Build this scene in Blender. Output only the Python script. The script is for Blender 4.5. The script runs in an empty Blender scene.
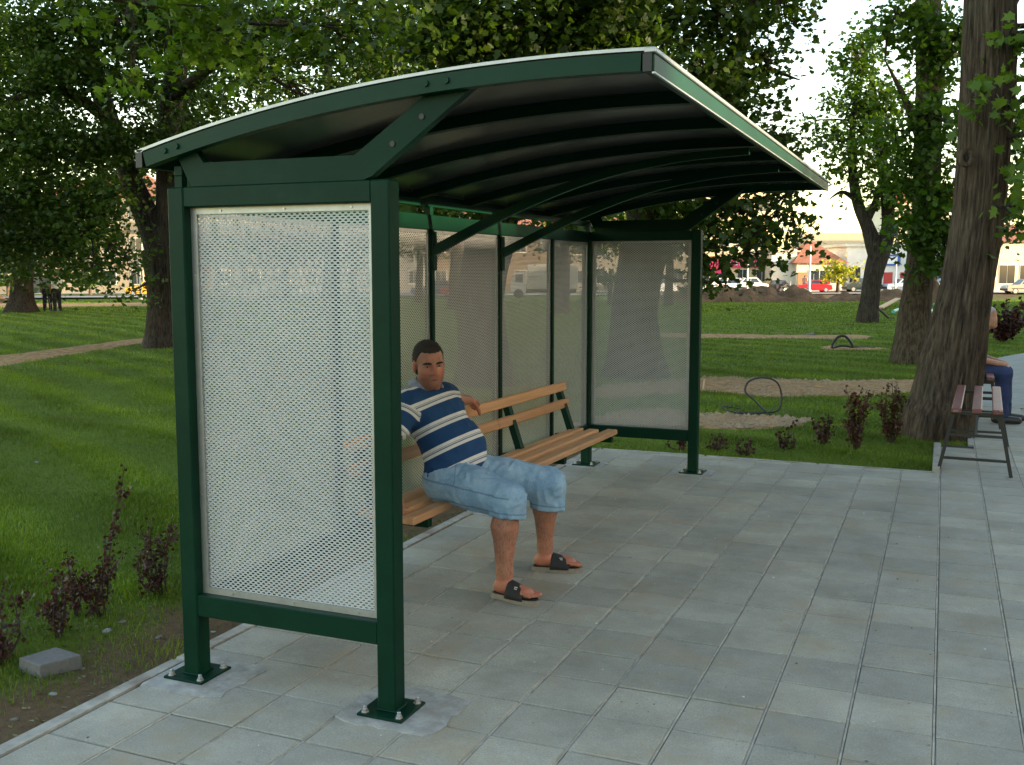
import bpy, math, random
import numpy as np
from mathutils import Vector, Matrix

# ------------------------------------------------------------------ camera, sky, sun, exposure
SC = bpy.context.scene
COL = SC.collection
YAW, PITCH, CAMH, FPX = math.radians(22.75), math.radians(6.23), 1.7, 1026.0
cam_data = bpy.data.cameras.new("camera")
cam_data.sensor_fit = 'HORIZONTAL'
cam_data.sensor_width = 36.0
cam_data.lens = 36.0 * FPX / 1024.0
cam_data.clip_start, cam_data.clip_end = 0.05, 2000.0
cam = bpy.data.objects.new("camera", cam_data)
cam.location = (0, 0, CAMH)
cam.rotation_euler = (math.pi / 2 - PITCH, 0, YAW)
COL.objects.link(cam)
SC.camera = cam

SUN_EL, SUN_AZ = math.radians(7.0), math.radians(4.0)      # azimuth counted from +X towards +Y
world = bpy.data.worlds.new("World")
SC.world = world
world.use_nodes = True
wn = world.node_tree
bg = wn.nodes['Background']
sky = wn.nodes.new('ShaderNodeTexSky')
sky.sky_type = 'NISHITA'
sky.sun_disc = False
sky.sun_elevation = SUN_EL
sky.sun_rotation = math.pi / 2 - SUN_AZ
sky.air_density = 1.0
sky.dust_density = 0.9
sky.ozone_density = 0.3
wn.links.new(sky.outputs[0], bg.inputs[0])
bg.inputs[1].default_value = 0.15

sun_data = bpy.data.lights.new("sun", 'SUN')
sun_data.energy = 3.0
sun_data.angle = math.radians(0.6)
sun_data.color = (1.0, 0.78, 0.50)
sun = bpy.data.objects.new("sun", sun_data)
sd = Vector((math.cos(SUN_EL) * math.cos(SUN_AZ), math.cos(SUN_EL) * math.sin(SUN_AZ), math.sin(SUN_EL)))
sun.rotation_euler = sd.to_track_quat('Z', 'Y').to_euler()
sun.location = sd * 60
COL.objects.link(sun)

SC.view_settings.view_transform = 'Standard'
SC.view_settings.look = 'None'
SC.view_settings.exposure = 2.62
SC.view_settings.gamma = 1.0
SC.render.engine = 'CYCLES'
SC.cycles.max_bounces = 6
SC.cycles.diffuse_bounces = 3
SC.cycles.glossy_bounces = 3
SC.cycles.transmission_bounces = 4
SC.cycles.transparent_max_bounces = 6
SC.cycles.sample_clamp_indirect = 6.0

rng = np.random.default_rng(7)
random.seed(7)

# ------------------------------------------------------------------ pixel helpers (directions only)
FW = np.array([-math.sin(YAW) * math.cos(PITCH), math.cos(YAW) * math.cos(PITCH), -math.sin(PITCH)])
RT = np.array([math.cos(YAW), math.sin(YAW), 0.0])
UP = np.cross(RT, FW)
CO = np.array([0, 0, CAMH])
def ray(x, y): return FW + RT * (x - 512) / FPX + UP * (382.5 - y) / FPX
def p3(x, y, d): return CO + ray(x, y) * d                      # point at optical depth d
def onax(x, y, ax, v):
    r = ray(x, y); return CO + r * ((v - CO[ax]) / r[ax])
def proj(P):
    d = np.asarray(P, float) - CO
    z = d @ FW
    return 512 + FPX * (d @ RT) / z, 382.5 - FPX * (d @ UP) / z, z
def zg(x, y):                                                    # the park falls gently to the street
    d = -math.sin(YAW) * np.asarray(x) + math.cos(YAW) * np.asarray(y)
    t = np.clip((d - 30) / 55.0, 0, 1)
    return -0.55 * t * t * (3 - 2 * t)
def gp(px, d):                                                   # ground point in column px at depth d
    P = CO + d * FW + RT * d * (px - 512) / FPX
    z = 0.0
    for _ in range(4):
        Q = P + UP * ((z - P[2]) / UP[2]); z = float(zg(Q[0], Q[1]))
    return np.array([Q[0], Q[1], z])
def gpx(px, py):                                                 # ground under a pixel
    z = -0.0
    for _ in range(6):
        Q = onax(px, py, 2, z); z = float(zg(Q[0], Q[1]))
    return Q

# ------------------------------------------------------------------ noise
_perm = np.random.default_rng(3).permutation(4096)
_rv = np.random.default_rng(4).random(4096)
def vnoise(p):
    p = np.asarray(p, float)
    i = np.floor(p).astype(int); f = p - i; f = f * f * (3 - 2 * f)
    def h(a, b, c): return _rv[_perm[(_perm[(_perm[a & 4095] + b) & 4095] + c) & 4095]]
    r = 0
    for dx in (0, 1):
        for dy in (0, 1):
            for dz in (0, 1):
                w = (f[..., 0] if dx else 1 - f[..., 0]) * (f[..., 1] if dy else 1 - f[..., 1]) * (f[..., 2] if dz else 1 - f[..., 2])
                r = r + w * h(i[..., 0] + dx, i[..., 1] + dy, i[..., 2] + dz)
    return r * 2 - 1
def fbm(p, o=3):
    p = np.asarray(p, float); r = 0; a = 1
    for k in range(o): r = r + a * vnoise(p * 2 ** k + 17.3 * k); a *= .5
    return r
def in_poly(x, y, poly):
    c = np.zeros(np.shape(x), bool); n = len(poly)
    for i in range(n):
        x1, y1 = poly[i][:2]; x2, y2 = poly[(i + 1) % n][:2]
        k = ((y1 > y) != (y2 > y)) & (x < (x2 - x1) * (y - y1) / (y2 - y1 + 1e-12) + x1)
        c ^= k
    return c

# ------------------------------------------------------------------ materials
MATS = {}
def ramp(nt, src, stops):
    r = nt.nodes.new('ShaderNodeValToRGB')
    while len(r.color_ramp.elements) < len(stops): r.color_ramp.elements.new(0.5)
    for e, (p, c) in zip(r.color_ramp.elements, stops):
        e.position = p; e.color = (*c, 1) if len(c) == 3 else c
    nt.links.new(src, r.inputs[0]); return r.outputs[0]
def noise(nt, scale, detail=4, rough=.6, vec=None, sc3=None):
    n = nt.nodes.new('ShaderNodeTexNoise'); n.inputs['Scale'].default_value = scale
    n.inputs['Detail'].default_value = detail; n.inputs['Roughness'].default_value = rough
    if vec is None:
        tc = nt.nodes.new('ShaderNodeTexCoord'); vec = tc.outputs['Object']
    if sc3:
        mp = nt.nodes.new('ShaderNodeMapping'); mp.inputs['Scale'].default_value = sc3
        nt.links.new(vec, mp.inputs[0]); vec = mp.outputs[0]
    nt.links.new(vec, n.inputs['Vector']); return n.outputs['Fac']
def mixc(nt, fac, a, b, mode='MIX'):
    m = nt.nodes.new('ShaderNodeMix'); m.data_type = 'RGBA'; m.blend_type = mode
    for i, v in ((0, fac), (6, a), (7, b)):
        s = m.inputs[i]
        if hasattr(v, 'is_output'): nt.links.new(v, s)
        elif i == 0: s.default_value = v
        else: s.default_value = (*v, 1)
    return m.outputs[2]
def bump(nt, src, strength, dist=0.01):
    b = nt.nodes.new('ShaderNodeBump'); b.inputs['Strength'].default_value = strength
    b.inputs['Distance'].default_value = dist; nt.links.new(src, b.inputs['Height']); return b.outputs[0]
def newmat(name):
    m = bpy.data.materials.new(name); m.use_nodes = True; MATS[name] = m
    return m, m.node_tree, m.node_tree.nodes['Principled BSDF']
def mat(name, col, rough=.6, metal=0.0, var=0.0, nscale=8.0, bmp=0.0, bscale=60.0, bdist=.004, sc3=None, spec=.5, dirt=None, rand=0.0):
    if name in MATS: return MATS[name]
    m, nt, p = newmat(name)
    p.inputs['Roughness'].default_value = rough; p.inputs['Metallic'].default_value = metal
    p.inputs['Specular IOR Level'].default_value = spec
    p.inputs['Base Color'].default_value = (*col, 1)
    c = None
    if var:
        n = noise(nt, nscale, 5, .65, sc3=sc3)
        lo = tuple(v * (1 - var) for v in col); hi = tuple(min(1, v * (1 + var)) for v in col)
        c = ramp(nt, n, [(.3, lo), (.7, hi)])
    if rand:
        oi = nt.nodes.new('ShaderNodeObjectInfo')
        c = mixc(nt, 1.0, c if c else col, ramp(nt, oi.outputs['Random'], [(0, (1 - rand,) * 3), (1, (1 + rand * .4,) * 3)]), 'MULTIPLY')
    if dirt:
        dcol, dscale, lo, hi = dirt
        f = ramp(nt, noise(nt, dscale, 6, .7), [(lo, (0, 0, 0)), (hi, (1, 1, 1))])
        c = mixc(nt, f, c if c else col, dcol)
    if c: nt.links.new(c, p.inputs['Base Color'])
    if bmp: nt.links.new(bump(nt, noise(nt, bscale, 4, .6, sc3=sc3), bmp, bdist), p.inputs['Normal'])
    return m
def leafmat(name, cols, trans=.35, rough=.5, nscale=.35, stripe=False):
    m, nt, p = newmat(name)
    g = nt.nodes.new('ShaderNodeNewGeometry')
    c = ramp(nt, g.outputs['Random Per Island'], [(i / max(1, len(cols) - 1), c) for i, c in enumerate(cols)])
    n = noise(nt, nscale, 3)
    c = mixc(nt, 1.0, c, ramp(nt, n, [(.3, (.65, .65, .65)), (.7, (1.2, 1.2, 1.15))]), 'MULTIPLY')
    if stripe:                                                       # rows left by the mower
        w = nt.nodes.new('ShaderNodeTexWave'); w.inputs['Scale'].default_value = .27; w.inputs['Distortion'].default_value = 5.0; w.inputs['Detail'].default_value = 3; w.inputs['Detail Scale'].default_value = .6
        mp = nt.nodes.new('ShaderNodeMapping'); mp.inputs['Rotation'].default_value = (0, 0, math.radians(-62)); nt.links.new(g.outputs['Position'], mp.inputs[0]); nt.links.new(mp.outputs[0], w.inputs[0])
        c = mixc(nt, 1.0, c, ramp(nt, w.outputs['Fac'], [(.1, (.80, .80, .80)), (.62, (1.0, 1.0, 1.0)), (.95, (1.38, 1.32, 1.2))]), 'MULTIPLY')
    nt.links.new(c, p.inputs['Base Color']); p.inputs['Roughness'].default_value = rough
    p.inputs['Specular IOR Level'].default_value = .35
    t = nt.nodes.new('ShaderNodeBsdfTranslucent')
    tc = mixc(nt, 1.0, c, (1.3, 1.35, .55), 'MULTIPLY'); nt.links.new(tc, t.inputs[0])
    mx = nt.nodes.new('ShaderNodeMixShader'); mx.inputs[0].default_value = trans
    nt.links.new(p.outputs[0], mx.inputs[1]); nt.links.new(t.outputs[0], mx.inputs[2])
    nt.links.new(mx.outputs[0], nt.nodes['Material Output'].inputs[0])
    return m

# ------------------------------------------------------------------ objects
WLOC = {}
def thing(name, label, cat, loc=(0, 0, 0), rz=0.0, group=None):
    o = bpy.data.objects.new(name, None); COL.objects.link(o)
    o.location = loc; o.rotation_euler = (0, 0, rz)
    o['label'] = label; o['category'] = cat
    if group: o['group'] = group
    o.empty_display_size = .2
    WLOC[o] = np.array(loc, float); return o
def tag(o, label, cat, group=None):
    o['label'] = label; o['category'] = cat
    if group: o['group'] = group
    return o
def npmesh(name, verts, faces, mat=None, smooth=False):
    """verts (n,3); faces: one (m,k) array or a list of such arrays"""
    me = bpy.data.meshes.new(name)
    verts = np.ascontiguousarray(verts, np.float32)
    if isinstance(faces, np.ndarray): faces = [faces]
    faces = [np.asarray(f, np.int32) for f in faces if len(f)]
    loops = np.concatenate([f.ravel() for f in faces]); tot = np.concatenate([np.full(len(f), f.shape[1], np.int32) for f in faces])
    st = np.concatenate([[0], np.cumsum(tot)[:-1]]).astype(np.int32)
    me.vertices.add(len(verts)); me.vertices.foreach_set('co', verts.ravel())
    me.loops.add(len(loops)); me.loops.foreach_set('vertex_index', loops)
    me.polygons.add(len(tot)); me.polygons.foreach_set('loop_start', st); me.polygons.foreach_set('loop_total', tot)
    if smooth: me.polygons.foreach_set('use_smooth', np.ones(len(tot), bool))
    me.update(calc_edges=True)
    if mat: me.materials.append(mat)
    return me
def addobj(name, me, parent=None, world=True, loc=None, kind=None):
    o = bpy.data.objects.new(name, me); COL.objects.link(o)
    if parent is not None:
        o.parent = parent
        if world: o.location = -WLOC.get(parent, np.zeros(3)); WLOC[o] = np.zeros(3)
    if loc is not None: o.location = loc
    if world and parent is None: WLOC[o] = np.zeros(3)
    if kind: o['kind'] = kind
    return o

class MB:
    """collects polygons of one part"""
    def __init__(s): s.v = []; s.f = []
    def poly(s, vs, fs):
        n = len(s.v); s.v += [tuple(map(float, q)) for q in vs]; s.f += [tuple(n + i for i in q) for q in fs]; return s
    def box(s, a, b, bev=0.0):
        (x0, y0, z0), (x1, y1, z1) = a, b
        if bev <= 0:
            vs = [(x, y, z) for z in (z0, z1) for y in (y0, y1) for x in (x0, x1)]
            return s.poly(vs, [(0, 2, 3, 1), (4, 5, 7, 6), (0, 1, 5, 4), (2, 6, 7, 3), (0, 4, 6, 2), (1, 3, 7, 5)])
        c = np.array([(x0 + x1) / 2, (y0 + y1) / 2, (z0 + z1) / 2]); h = np.array([x1 - x0, y1 - y0, z1 - z0]) / 2
        bev = min(bev, h.min() * .9); vs = []; ix = {}
        for sx in (-1, 1):
            for sy in (-1, 1):
                for sz in (-1, 1):
                    for ax in range(3):
                        q = h * np.array([sx, sy, sz]) - bev * np.array([sx, sy, sz]); q[ax] += bev * (sx, sy, sz)[ax]
                        ix[sx, sy, sz, ax] = len(vs); vs.append(c + q)
        fs = []
        for ax in range(3):
            o1, o2 = [k for k in range(3) if k != ax]
            for sg in (-1, 1):
                q = []
                for a1, a2 in ((-1, -1), (1, -1), (1, 1), (-1, 1)):
                    t = [0, 0, 0]; t[ax] = sg; t[o1] = a1; t[o2] = a2; q.append(ix[(*t, ax)])
                if (sg > 0) != (ax != 1): q = q[::-1]
                fs.append(tuple(q))
        for ax in range(3):
            o1, o2 = [k for k in range(3) if k != ax]
            for a1 in (-1, 1):
                for a2 in (-1, 1):
                    def g(sv, fa):
                        t = [0, 0, 0]; t[ax] = sv; t[o1] = a1; t[o2] = a2; return ix[(*t, fa)]
                    fs.append((g(-1, o1), g(1, o1), g(1, o2), g(-1, o2)))
        for sx in (-1, 1):
            for sy in (-1, 1):
                for sz in (-1, 1): fs.append(tuple(ix[sx, sy, sz, a] for a in range(3)))
        return s.poly(vs, fs)
    def bar(s, a, b, w, h, up=(0, 0, 1)):
        a, b, up = np.array(a, float), np.array(b, float), np.array(up, float)
        d = (b - a) / np.linalg.norm(b - a); sx = np.cross(d, up); sx /= np.linalg.norm(sx); u = np.cross(sx, d)
        vs = [p + sx * w / 2 * i + u * h / 2 * j for p in (a, b) for i, j in ((-1, -1), (1, -1), (1, 1), (-1, 1))]
        return s.poly(vs, [(3, 2, 1, 0), (4, 5, 6, 7), (0, 1, 5, 4), (1, 2, 6, 5), (2, 3, 7, 6), (3, 0, 4, 7)])
    def tube(s, pts, rad, n=8, cap=True):
        pts = np.asarray(pts, float); k = len(pts); rad = np.broadcast_to(np.asarray(rad, float), (k,))
        tg = np.gradient(pts, axis=0); tg /= np.linalg.norm(tg, axis=1)[:, None] + 1e-12
        ref = np.array([0, 0, 1.0]) if abs(tg[0, 2]) < .9 else np.array([1.0, 0, 0])
        base = len(s.v)
        for i in range(k):
            x = np.cross(ref, tg[i]); x /= np.linalg.norm(x); y = np.cross(tg[i], x); ref = np.cross(tg[i], x) if abs(tg[i] @ ref) > .99 else ref
            for j in range(n):
                a = 2 * math.pi * j / n; s.v.append(tuple(pts[i] + rad[i] * (x * math.cos(a) + y * math.sin(a))))
        for i in range(k - 1):
            for j in range(n):
                a, b = base + i * n + j, base + i * n + (j + 1) % n; s.f.append((a, b, b + n, a + n))
        if cap: s.f.append(tuple(base + j for j in range(n))[::-1]); s.f.append(tuple(base + (k - 1) * n + j for j in range(n)))
        return s
    def prism(s, pts, ax, v0, v1):
        """2-D polygon pts in the other two axes, extruded along ax"""
        n = len(pts); o = [k for k in range(3) if k != ax]; vs = []
        for v in (v0, v1):
            for p in pts:
                q = [0, 0, 0]; q[ax] = v; q[o[0]] = p[0]; q[o[1]] = p[1]; vs.append(q)
        return s.poly(vs, [tuple(range(n))[::-1], tuple(range(n, 2 * n))] + [(i, (i + 1) % n, n + (i + 1) % n, n + i) for i in range(n)])
    def lathe(s, prof, c, n=16, ax=2):
        b = len(s.v); o = [k for k in range(3) if k != ax]
        for r, h in prof:
            for j in range(n):
                a = 2 * math.pi * j / n; q = [0, 0, 0]; q[ax] = c[ax] + h; q[o[0]] = c[o[0]] + r * math.cos(a); q[o[1]] = c[o[1]] + r * math.sin(a); s.v.append(tuple(q))
        for i in range(len(prof) - 1):
            for j in range(n):
                p, q = b + i * n + j, b + i * n + (j + 1) % n; s.f.append((p, q, q + n, p + n))
        s.f.append(tuple(b + j for j in range(n))[::-1]); s.f.append(tuple(b + (len(prof) - 1) * n + j for j in range(n)))
        return s
    def mesh(s, name, m, smooth=False):
        me = bpy.data.meshes.new(name); me.from_pydata(s.v, [], s.f); me.update()
        import bmesh
        bm = bmesh.new(); bm.from_mesh(me); bmesh.ops.recalc_face_normals(bm, faces=bm.faces); bm.to_mesh(me); bm.free()
        if smooth:
            me.polygons.foreach_set('use_smooth', [True] * len(me.polygons))
            me.set_sharp_from_angle(angle=math.radians(38))
        if m: me.materials.append(m)
        return me
    def build(s, name, m, parent=None, smooth=False, world=True, kind=None):
        return addobj(name, s.mesh(name, m, smooth), parent, world, kind=kind)
def catmull(P, n):
    P = np.asarray(P, float); Q = np.vstack([2 * P[0] - P[1], P, 2 * P[-1] - P[-2]]); out = []
    for i in range(1, len(Q) - 2):
        for t in np.linspace(0, 1, n, endpoint=False):
            a, b, c, d = Q[i - 1:i + 3]
            out.append(.5 * (2 * b + (c - a) * t + (2 * a - 5 * b + 4 * c - d) * t * t + (3 * b - a - 3 * c + d) * t ** 3))
    out.append(P[-1]); return np.array(out)
# ------------------------------------------------------------------ shared materials
def ground_material():
    m, nt, p = newmat('lawn_ground')
    g = nt.nodes.new('ShaderNodeNewGeometry'); pos = g.outputs['Position']
    n1 = noise(nt, 1.3, 5, .65, pos); n2 = noise(nt, 22, 4, .6, pos)
    green = mixc(nt, n2, (.058, .092, .010), (.125, .185, .022))
    green = mixc(nt, ramp(nt, noise(nt, .35, 4, .6, pos), [(.35, (0, 0, 0)), (.7, (.6, .6, .6))]), green, (.095, .125, .018))
    soil = mixc(nt, n2, (.070, .046, .026), (.180, .122, .072))
    # bare soil close to the paving edge (x = -3.06) and the far edge
    sep = nt.nodes.new('ShaderNodeSeparateXYZ'); nt.links.new(pos, sep.inputs[0])
    mr = nt.nodes.new('ShaderNodeMapRange'); nt.links.new(sep.outputs[0], mr.inputs[0])
    mr.inputs[1].default_value = -4.3; mr.inputs[2].default_value = -3.35
    ad = nt.nodes.new('ShaderNodeMath'); ad.operation = 'MULTIPLY_ADD'; nt.links.new(n1, ad.inputs[0]); ad.inputs[1].default_value = 1.5; ad.inputs[2].default_value = -.95
    sm = nt.nodes.new('ShaderNodeMath'); sm.operation = 'ADD'; nt.links.new(mr.outputs[0], sm.inputs[0]); nt.links.new(ad.outputs[0], sm.inputs[1])
    f = ramp(nt, sm.outputs[0], [(.45, (0, 0, 0)), (.75, (1, 1, 1))])
    lim = nt.nodes.new('ShaderNodeMapRange'); nt.links.new(sep.outputs[1], lim.inputs[0])
    lim.inputs[1].default_value = 9.4; lim.inputs[2].default_value = 9.2
    ml = nt.nodes.new('ShaderNodeMath'); ml.operation = 'MULTIPLY'; nt.links.new(f, ml.inputs[0]); nt.links.new(lim.outputs[0], ml.inputs[1])
    nt.links.new(mixc(nt, ml.outputs[0], green, soil), p.inputs['Base Color'])
    p.inputs['Roughness'].default_value = .95; p.inputs['Specular IOR Level'].default_value = .1
    nt.links.new(bump(nt, noise(nt, 40, 5, .7, pos), .8, .03), p.inputs['Normal'])
    return m
def paving_material():
    m, nt, p = newmat('concrete_paver')
    g = nt.nodes.new('ShaderNodeNewGeometry'); pos = g.outputs['Position']
    oi = nt.nodes.new('ShaderNodeObjectInfo')
    base = ramp(nt, noise(nt, 130, 4, .85, pos), [(.30, (.245, .236, .207)), (.5, (.322, .312, .276)), (.70, (.430, .416, .368))])
    base = mixc(nt, 1.0, base, ramp(nt, oi.outputs['Random'], [(0, (.84, .85, .85)), (.5, (.98, .98, .97)), (1, (1.10, 1.09, 1.06))]), 'MULTIPLY')
    blot = ramp(nt, noise(nt, 2.3, 7, .72, pos), [(.34, (.76, .76, .75)), (.66, (1.12, 1.11, 1.09))])
    base = mixc(nt, 1.0, base, blot, 'MULTIPLY')
    warm = ramp(nt, noise(nt, 2.6, 6, .7, pos), [(.50, (0, 0, 0)), (.74, (.68, .68, .68))])
    base = mixc(nt, warm, base, (.31, .24, .155))
    lite = ramp(nt, noise(nt, 5.5, 6, .75, pos), [(.60, (0, 0, 0)), (.78, (.5, .5, .5))])
    base = mixc(nt, lite, base, (.42, .425, .40))
    dots = ramp(nt, noise(nt, 34, 2, .5, pos), [(.70, (0, 0, 0)), (.74, (.55, .55, .55))])
    base = mixc(nt, dots, base, (.12, .115, .10))
    for cx_, cy_, rad_, col_ in ((-1.93, 5.02, .24, (.27, .185, .09)), (-1.52, 3.12, .16, (.36, .30, .19)), (-.55, 4.9, .13, (.19, .185, .16))):   # old spills
        vm = nt.nodes.new('ShaderNodeVectorMath'); vm.operation = 'DISTANCE'; nt.links.new(pos, vm.inputs[0]); vm.inputs[1].default_value = (cx_, cy_, 0)
        sb = nt.nodes.new('ShaderNodeMath'); sb.operation = 'MULTIPLY_ADD'; nt.links.new(noise(nt, 9, 4, .6, pos), sb.inputs[0]); sb.inputs[1].default_value = .25; nt.links.new(vm.outputs['Value'], sb.inputs[2])
        base = mixc(nt, ramp(nt, sb.outputs[0], [(rad_ * .45, (.6, .6, .6)), (rad_ + .1, (0, 0, 0))]), base, col_)
    nt.links.new(base, p.inputs['Base Color'])
    p.inputs['Roughness'].default_value = .82; p.inputs['Specular IOR Level'].default_value = .3
    nt.links.new(bump(nt, noise(nt, 300, 3, .7, pos), .25, .002), p.inputs['Normal'])
    return m
def far_paving_material():
    m, nt, p = newmat('far_paving')
    g = nt.nodes.new('ShaderNodeNewGeometry')
    mp = nt.nodes.new('ShaderNodeMapping'); mp.inputs['Rotation'].default_value = (0, 0, math.radians(22)); nt.links.new(g.outputs['Position'], mp.inputs[0])
    br = nt.nodes.new('ShaderNodeTexBrick'); nt.links.new(mp.outputs[0], br.inputs['Vector'])
    br.offset = 0; br.inputs['Scale'].default_value = 1; br.inputs['Brick Width'].default_value = .3; br.inputs['Row Height'].default_value = .3
    br.inputs['Mortar Size'].default_value = .008; br.inputs['Color1'].default_value = (.21, .22, .205, 1); br.inputs['Color2'].default_value = (.25, .255, .24, 1)
    br.inputs['Mortar'].default_value = (.2, .19, .17, 1)
    nt.links.new(br.outputs[0], p.inputs['Base Color']); p.inputs['Roughness'].default_value = .85
    return m
M_ground = ground_material(); M_pave = paving_material(); M_farpave = far_paving_material()
M_cement = mat('joint_cement', (.38, .35, .30), .95, var=.35, nscale=12, bmp=.5, bscale=80)
M_kerb = mat('kerb_concrete', (.33, .315, .285), .9, var=.3, nscale=9, bmp=.4, bscale=120, dirt=((.16, .11, .07), 3.5, .5, .75))
M_patch = mat('fresh_concrete', (.31, .305, .29), .9, var=.3, nscale=14, bmp=.7, bscale=55, bdist=.006, dirt=((.22, .195, .16), 6, .5, .75))
M_green = mat('green_paint', (.0012, .0250, .0130), .45, var=.18, nscale=5, bmp=.05, bscale=300, spec=.13, dirt=((.010, .030, .020), 5, .56, .82))
M_greenl = mat('green_paint_fascia', (.0015, .032, .0165), .40, var=.15, nscale=5, spec=.16)
M_alu = mat('aluminium_trim', (.40, .41, .42), .45, metal=.85, var=.12, nscale=20)
M_galv = mat('zinc_bolt', (.5, .5, .5), .4, metal=.9)
def panel_material():
    m, nt, p = newmat('perforated_sheet')
    c = ramp(nt, noise(nt, 3.0, 4), [(.3, (.385, .402, .425)), (.7, (.445, .46, .48))])
    nt.links.new(c, p.inputs['Base Color']); p.inputs['Roughness'].default_value = .5; p.inputs['Metallic'].default_value = .15
    return m
M_panel = panel_material()
def wood_material(name, a, b, sc=(30, 1.5, 30), rough=.5):
    m, nt, p = newmat(name)
    oi = nt.nodes.new('ShaderNodeObjectInfo')
    n = noise(nt, 1.0, 6, .65, sc3=sc)
    c = ramp(nt, n, [(.3, a), (.7, b)])
    c = mixc(nt, 1.0, c, ramp(nt, oi.outputs['Random'], [(0, (.82, .80, .78)), (1, (1.1, 1.08, 1.05))]), 'MULTIPLY')
    kn = ramp(nt, noise(nt, 6, 2, .4), [(.70, (0, 0, 0)), (.76, (.6, .6, .6))])
    c = mixc(nt, kn, c, tuple(v * .45 for v in a))
    nt.links.new(c, p.inputs['Base Color']); p.inputs['Roughness'].default_value = rough
    nt.links.new(bump(nt, n, .15, .003), p.inputs['Normal']); return m
M_wood = wood_material('varnished_pine', (.47, .235, .110), (.66, .375, .190))
M_redwood = mat('red_brown_paint', (.16, .048, .042), .45, var=.25, nscale=6, dirt=((.30, .26, .23), 28, .55, .66))
M_black = mat('black_steel', (.012, .012, .013), .45, var=.2)

# ------------------------------------------------------------------ terrain
u = np.linspace(-1, 1, 221); gx = 420 * np.sinh(5.5 * u) / math.sinh(5.5) - 3
gy = 420 * np.sinh(5.5 * u) / math.sinh(5.5) + 8
X, Y = np.meshgrid(gx, gy)
def lawn_z(x, y):
    x, y = np.asarray(x, float), np.asarray(y, float)
    near = np.exp(-((x + 3) ** 2 + (y - 8) ** 2) / 900)
    return zg(x, y) - .032 + near * (.012 * vnoise(np.stack([x * .8, y * .8, x * 0], -1)))
Z = lawn_z(X, Y)
n = len(u); idx = np.arange(n * n).reshape(n, n)
F = np.stack([idx[:-1, :-1], idx[:-1, 1:], idx[1:, 1:], idx[1:, :-1]], -1).reshape(-1, 4)
lawn = addobj('lawn', npmesh('lawn', np.stack([X, Y, Z], -1).reshape(-1, 3), F, M_ground, True)); lawn['kind'] = 'structure'

# paved apron: slab, pavers, kerbs
X0, X1, Y0, Y1, PX, PY = -2.992, 3.7, 1.45, 9.262, .3025, .308
pm = MB().box((X0 - .06, Y0, -.09), (X1, Y1 + .05, -.019)).box((.035, Y1 + .02, -.09), (X1, 10.92, -.020)).box((.335, 10.9, -.09), (X1, 14.06, -.0205))
pavement = pm.build('pavement', mat('joint_dirt', (.028, .022, .016), .97, var=.4, nscale=14)); pavement['kind'] = 'structure'
for i in range(-9, 12):                                              # mortar raked into the long joints
    xa = .035 + i * PX; ye = (Y1 if i < 0 else (10.9 if i == 0 else 14.0))
    MB().box((xa - .0042, Y0 + .2, -.018), (xa + .0036, ye, -.0028 - .0007 * (i % 3))).build('joint_mortar', M_cement, pavement)
def paver_mesh(w, l, seed):
    r = random.Random(seed); c = .0035
    b = [(-w / 2, -l / 2), (w / 2, -l / 2), (w / 2, l / 2), (-w / 2, l / 2)]
    t = [(x * (1 - 2 * c / w) + r.uniform(-.0015, .0015), y * (1 - 2 * c / l) + r.uniform(-.0015, .0015)) for x, y in b]
    vs = [(x, y, -.05) for x, y in b] + [(x, y, -.005) for x, y in b] + [(x, y, 0) for x, y in t]
    fs = [(8, 9, 10, 11)] + [(i, (i + 1) % 4, 4 + (i + 1) % 4, 4 + i) for i in range(4)] + [(4 + i, 4 + (i + 1) % 4, 8 + (i + 1) % 4, 8 + i) for i in range(4)]
    return np.array(vs), fs
def pm_mesh(w, l, seed):
    v, f = paver_mesh(w, l, seed); me = bpy.data.meshes.new('paver'); me.from_pydata(v.tolist(), [], f); me.materials.append(M_pave); return me
pv_meshes = [pm_mesh(PX - .012, PY - .0095, k) for k in range(5)]
spots = []
for i in range(-10, 12):
    xa = .035 + i * PX
    off = random.uniform(-.005, .005)
    for j in range(-8, 34):
        ya = 3.92 + PY * j + off; yb = ya + PY
        if i < 0 and ya > Y1 - .1: continue
        if ya > 13.9 or yb < Y0 + .15 or (i == 0 and yb > 10.95): continue
        cut = min(yb, Y1) if i < 0 else yb
        q = proj((xa + PX / 2, (ya + cut) / 2, 0))
        inf = q[2] > .5 and -60 < q[0] < 1084 and 200 < q[1] < 860
        spots.append((q[2] if inf else 99 + q[2], inf, xa + PX / 2, (ya + cut) / 2, cut - ya))
spots.sort()
rest = []
npv = 0
for d, inf, cx, cy, ln in spots:
    rz, dz = random.gauss(0, .003), random.gauss(0, .0011)
    full = abs(ln - PY) < .01
    if inf and npv < 300:
        me = random.choice(pv_meshes) if full else pm_mesh(PX - .012, ln - .0095, 9)
        o = addobj('paver', me, pavement, loc=(cx, cy, dz)); o.rotation_euler = (random.gauss(0, .0022), random.gauss(0, .0022), rz); npv += 1
    else:
        v, f = paver_mesh(PX - .012, ln - .0095, random.randint(0, 99)); rest.append((v + np.array([cx, cy, dz]), f))
mb = MB()
for v, f in rest: mb.poly(v, f)
mb.build('paver_field', M_pave, pavement, kind='stuff')
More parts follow.
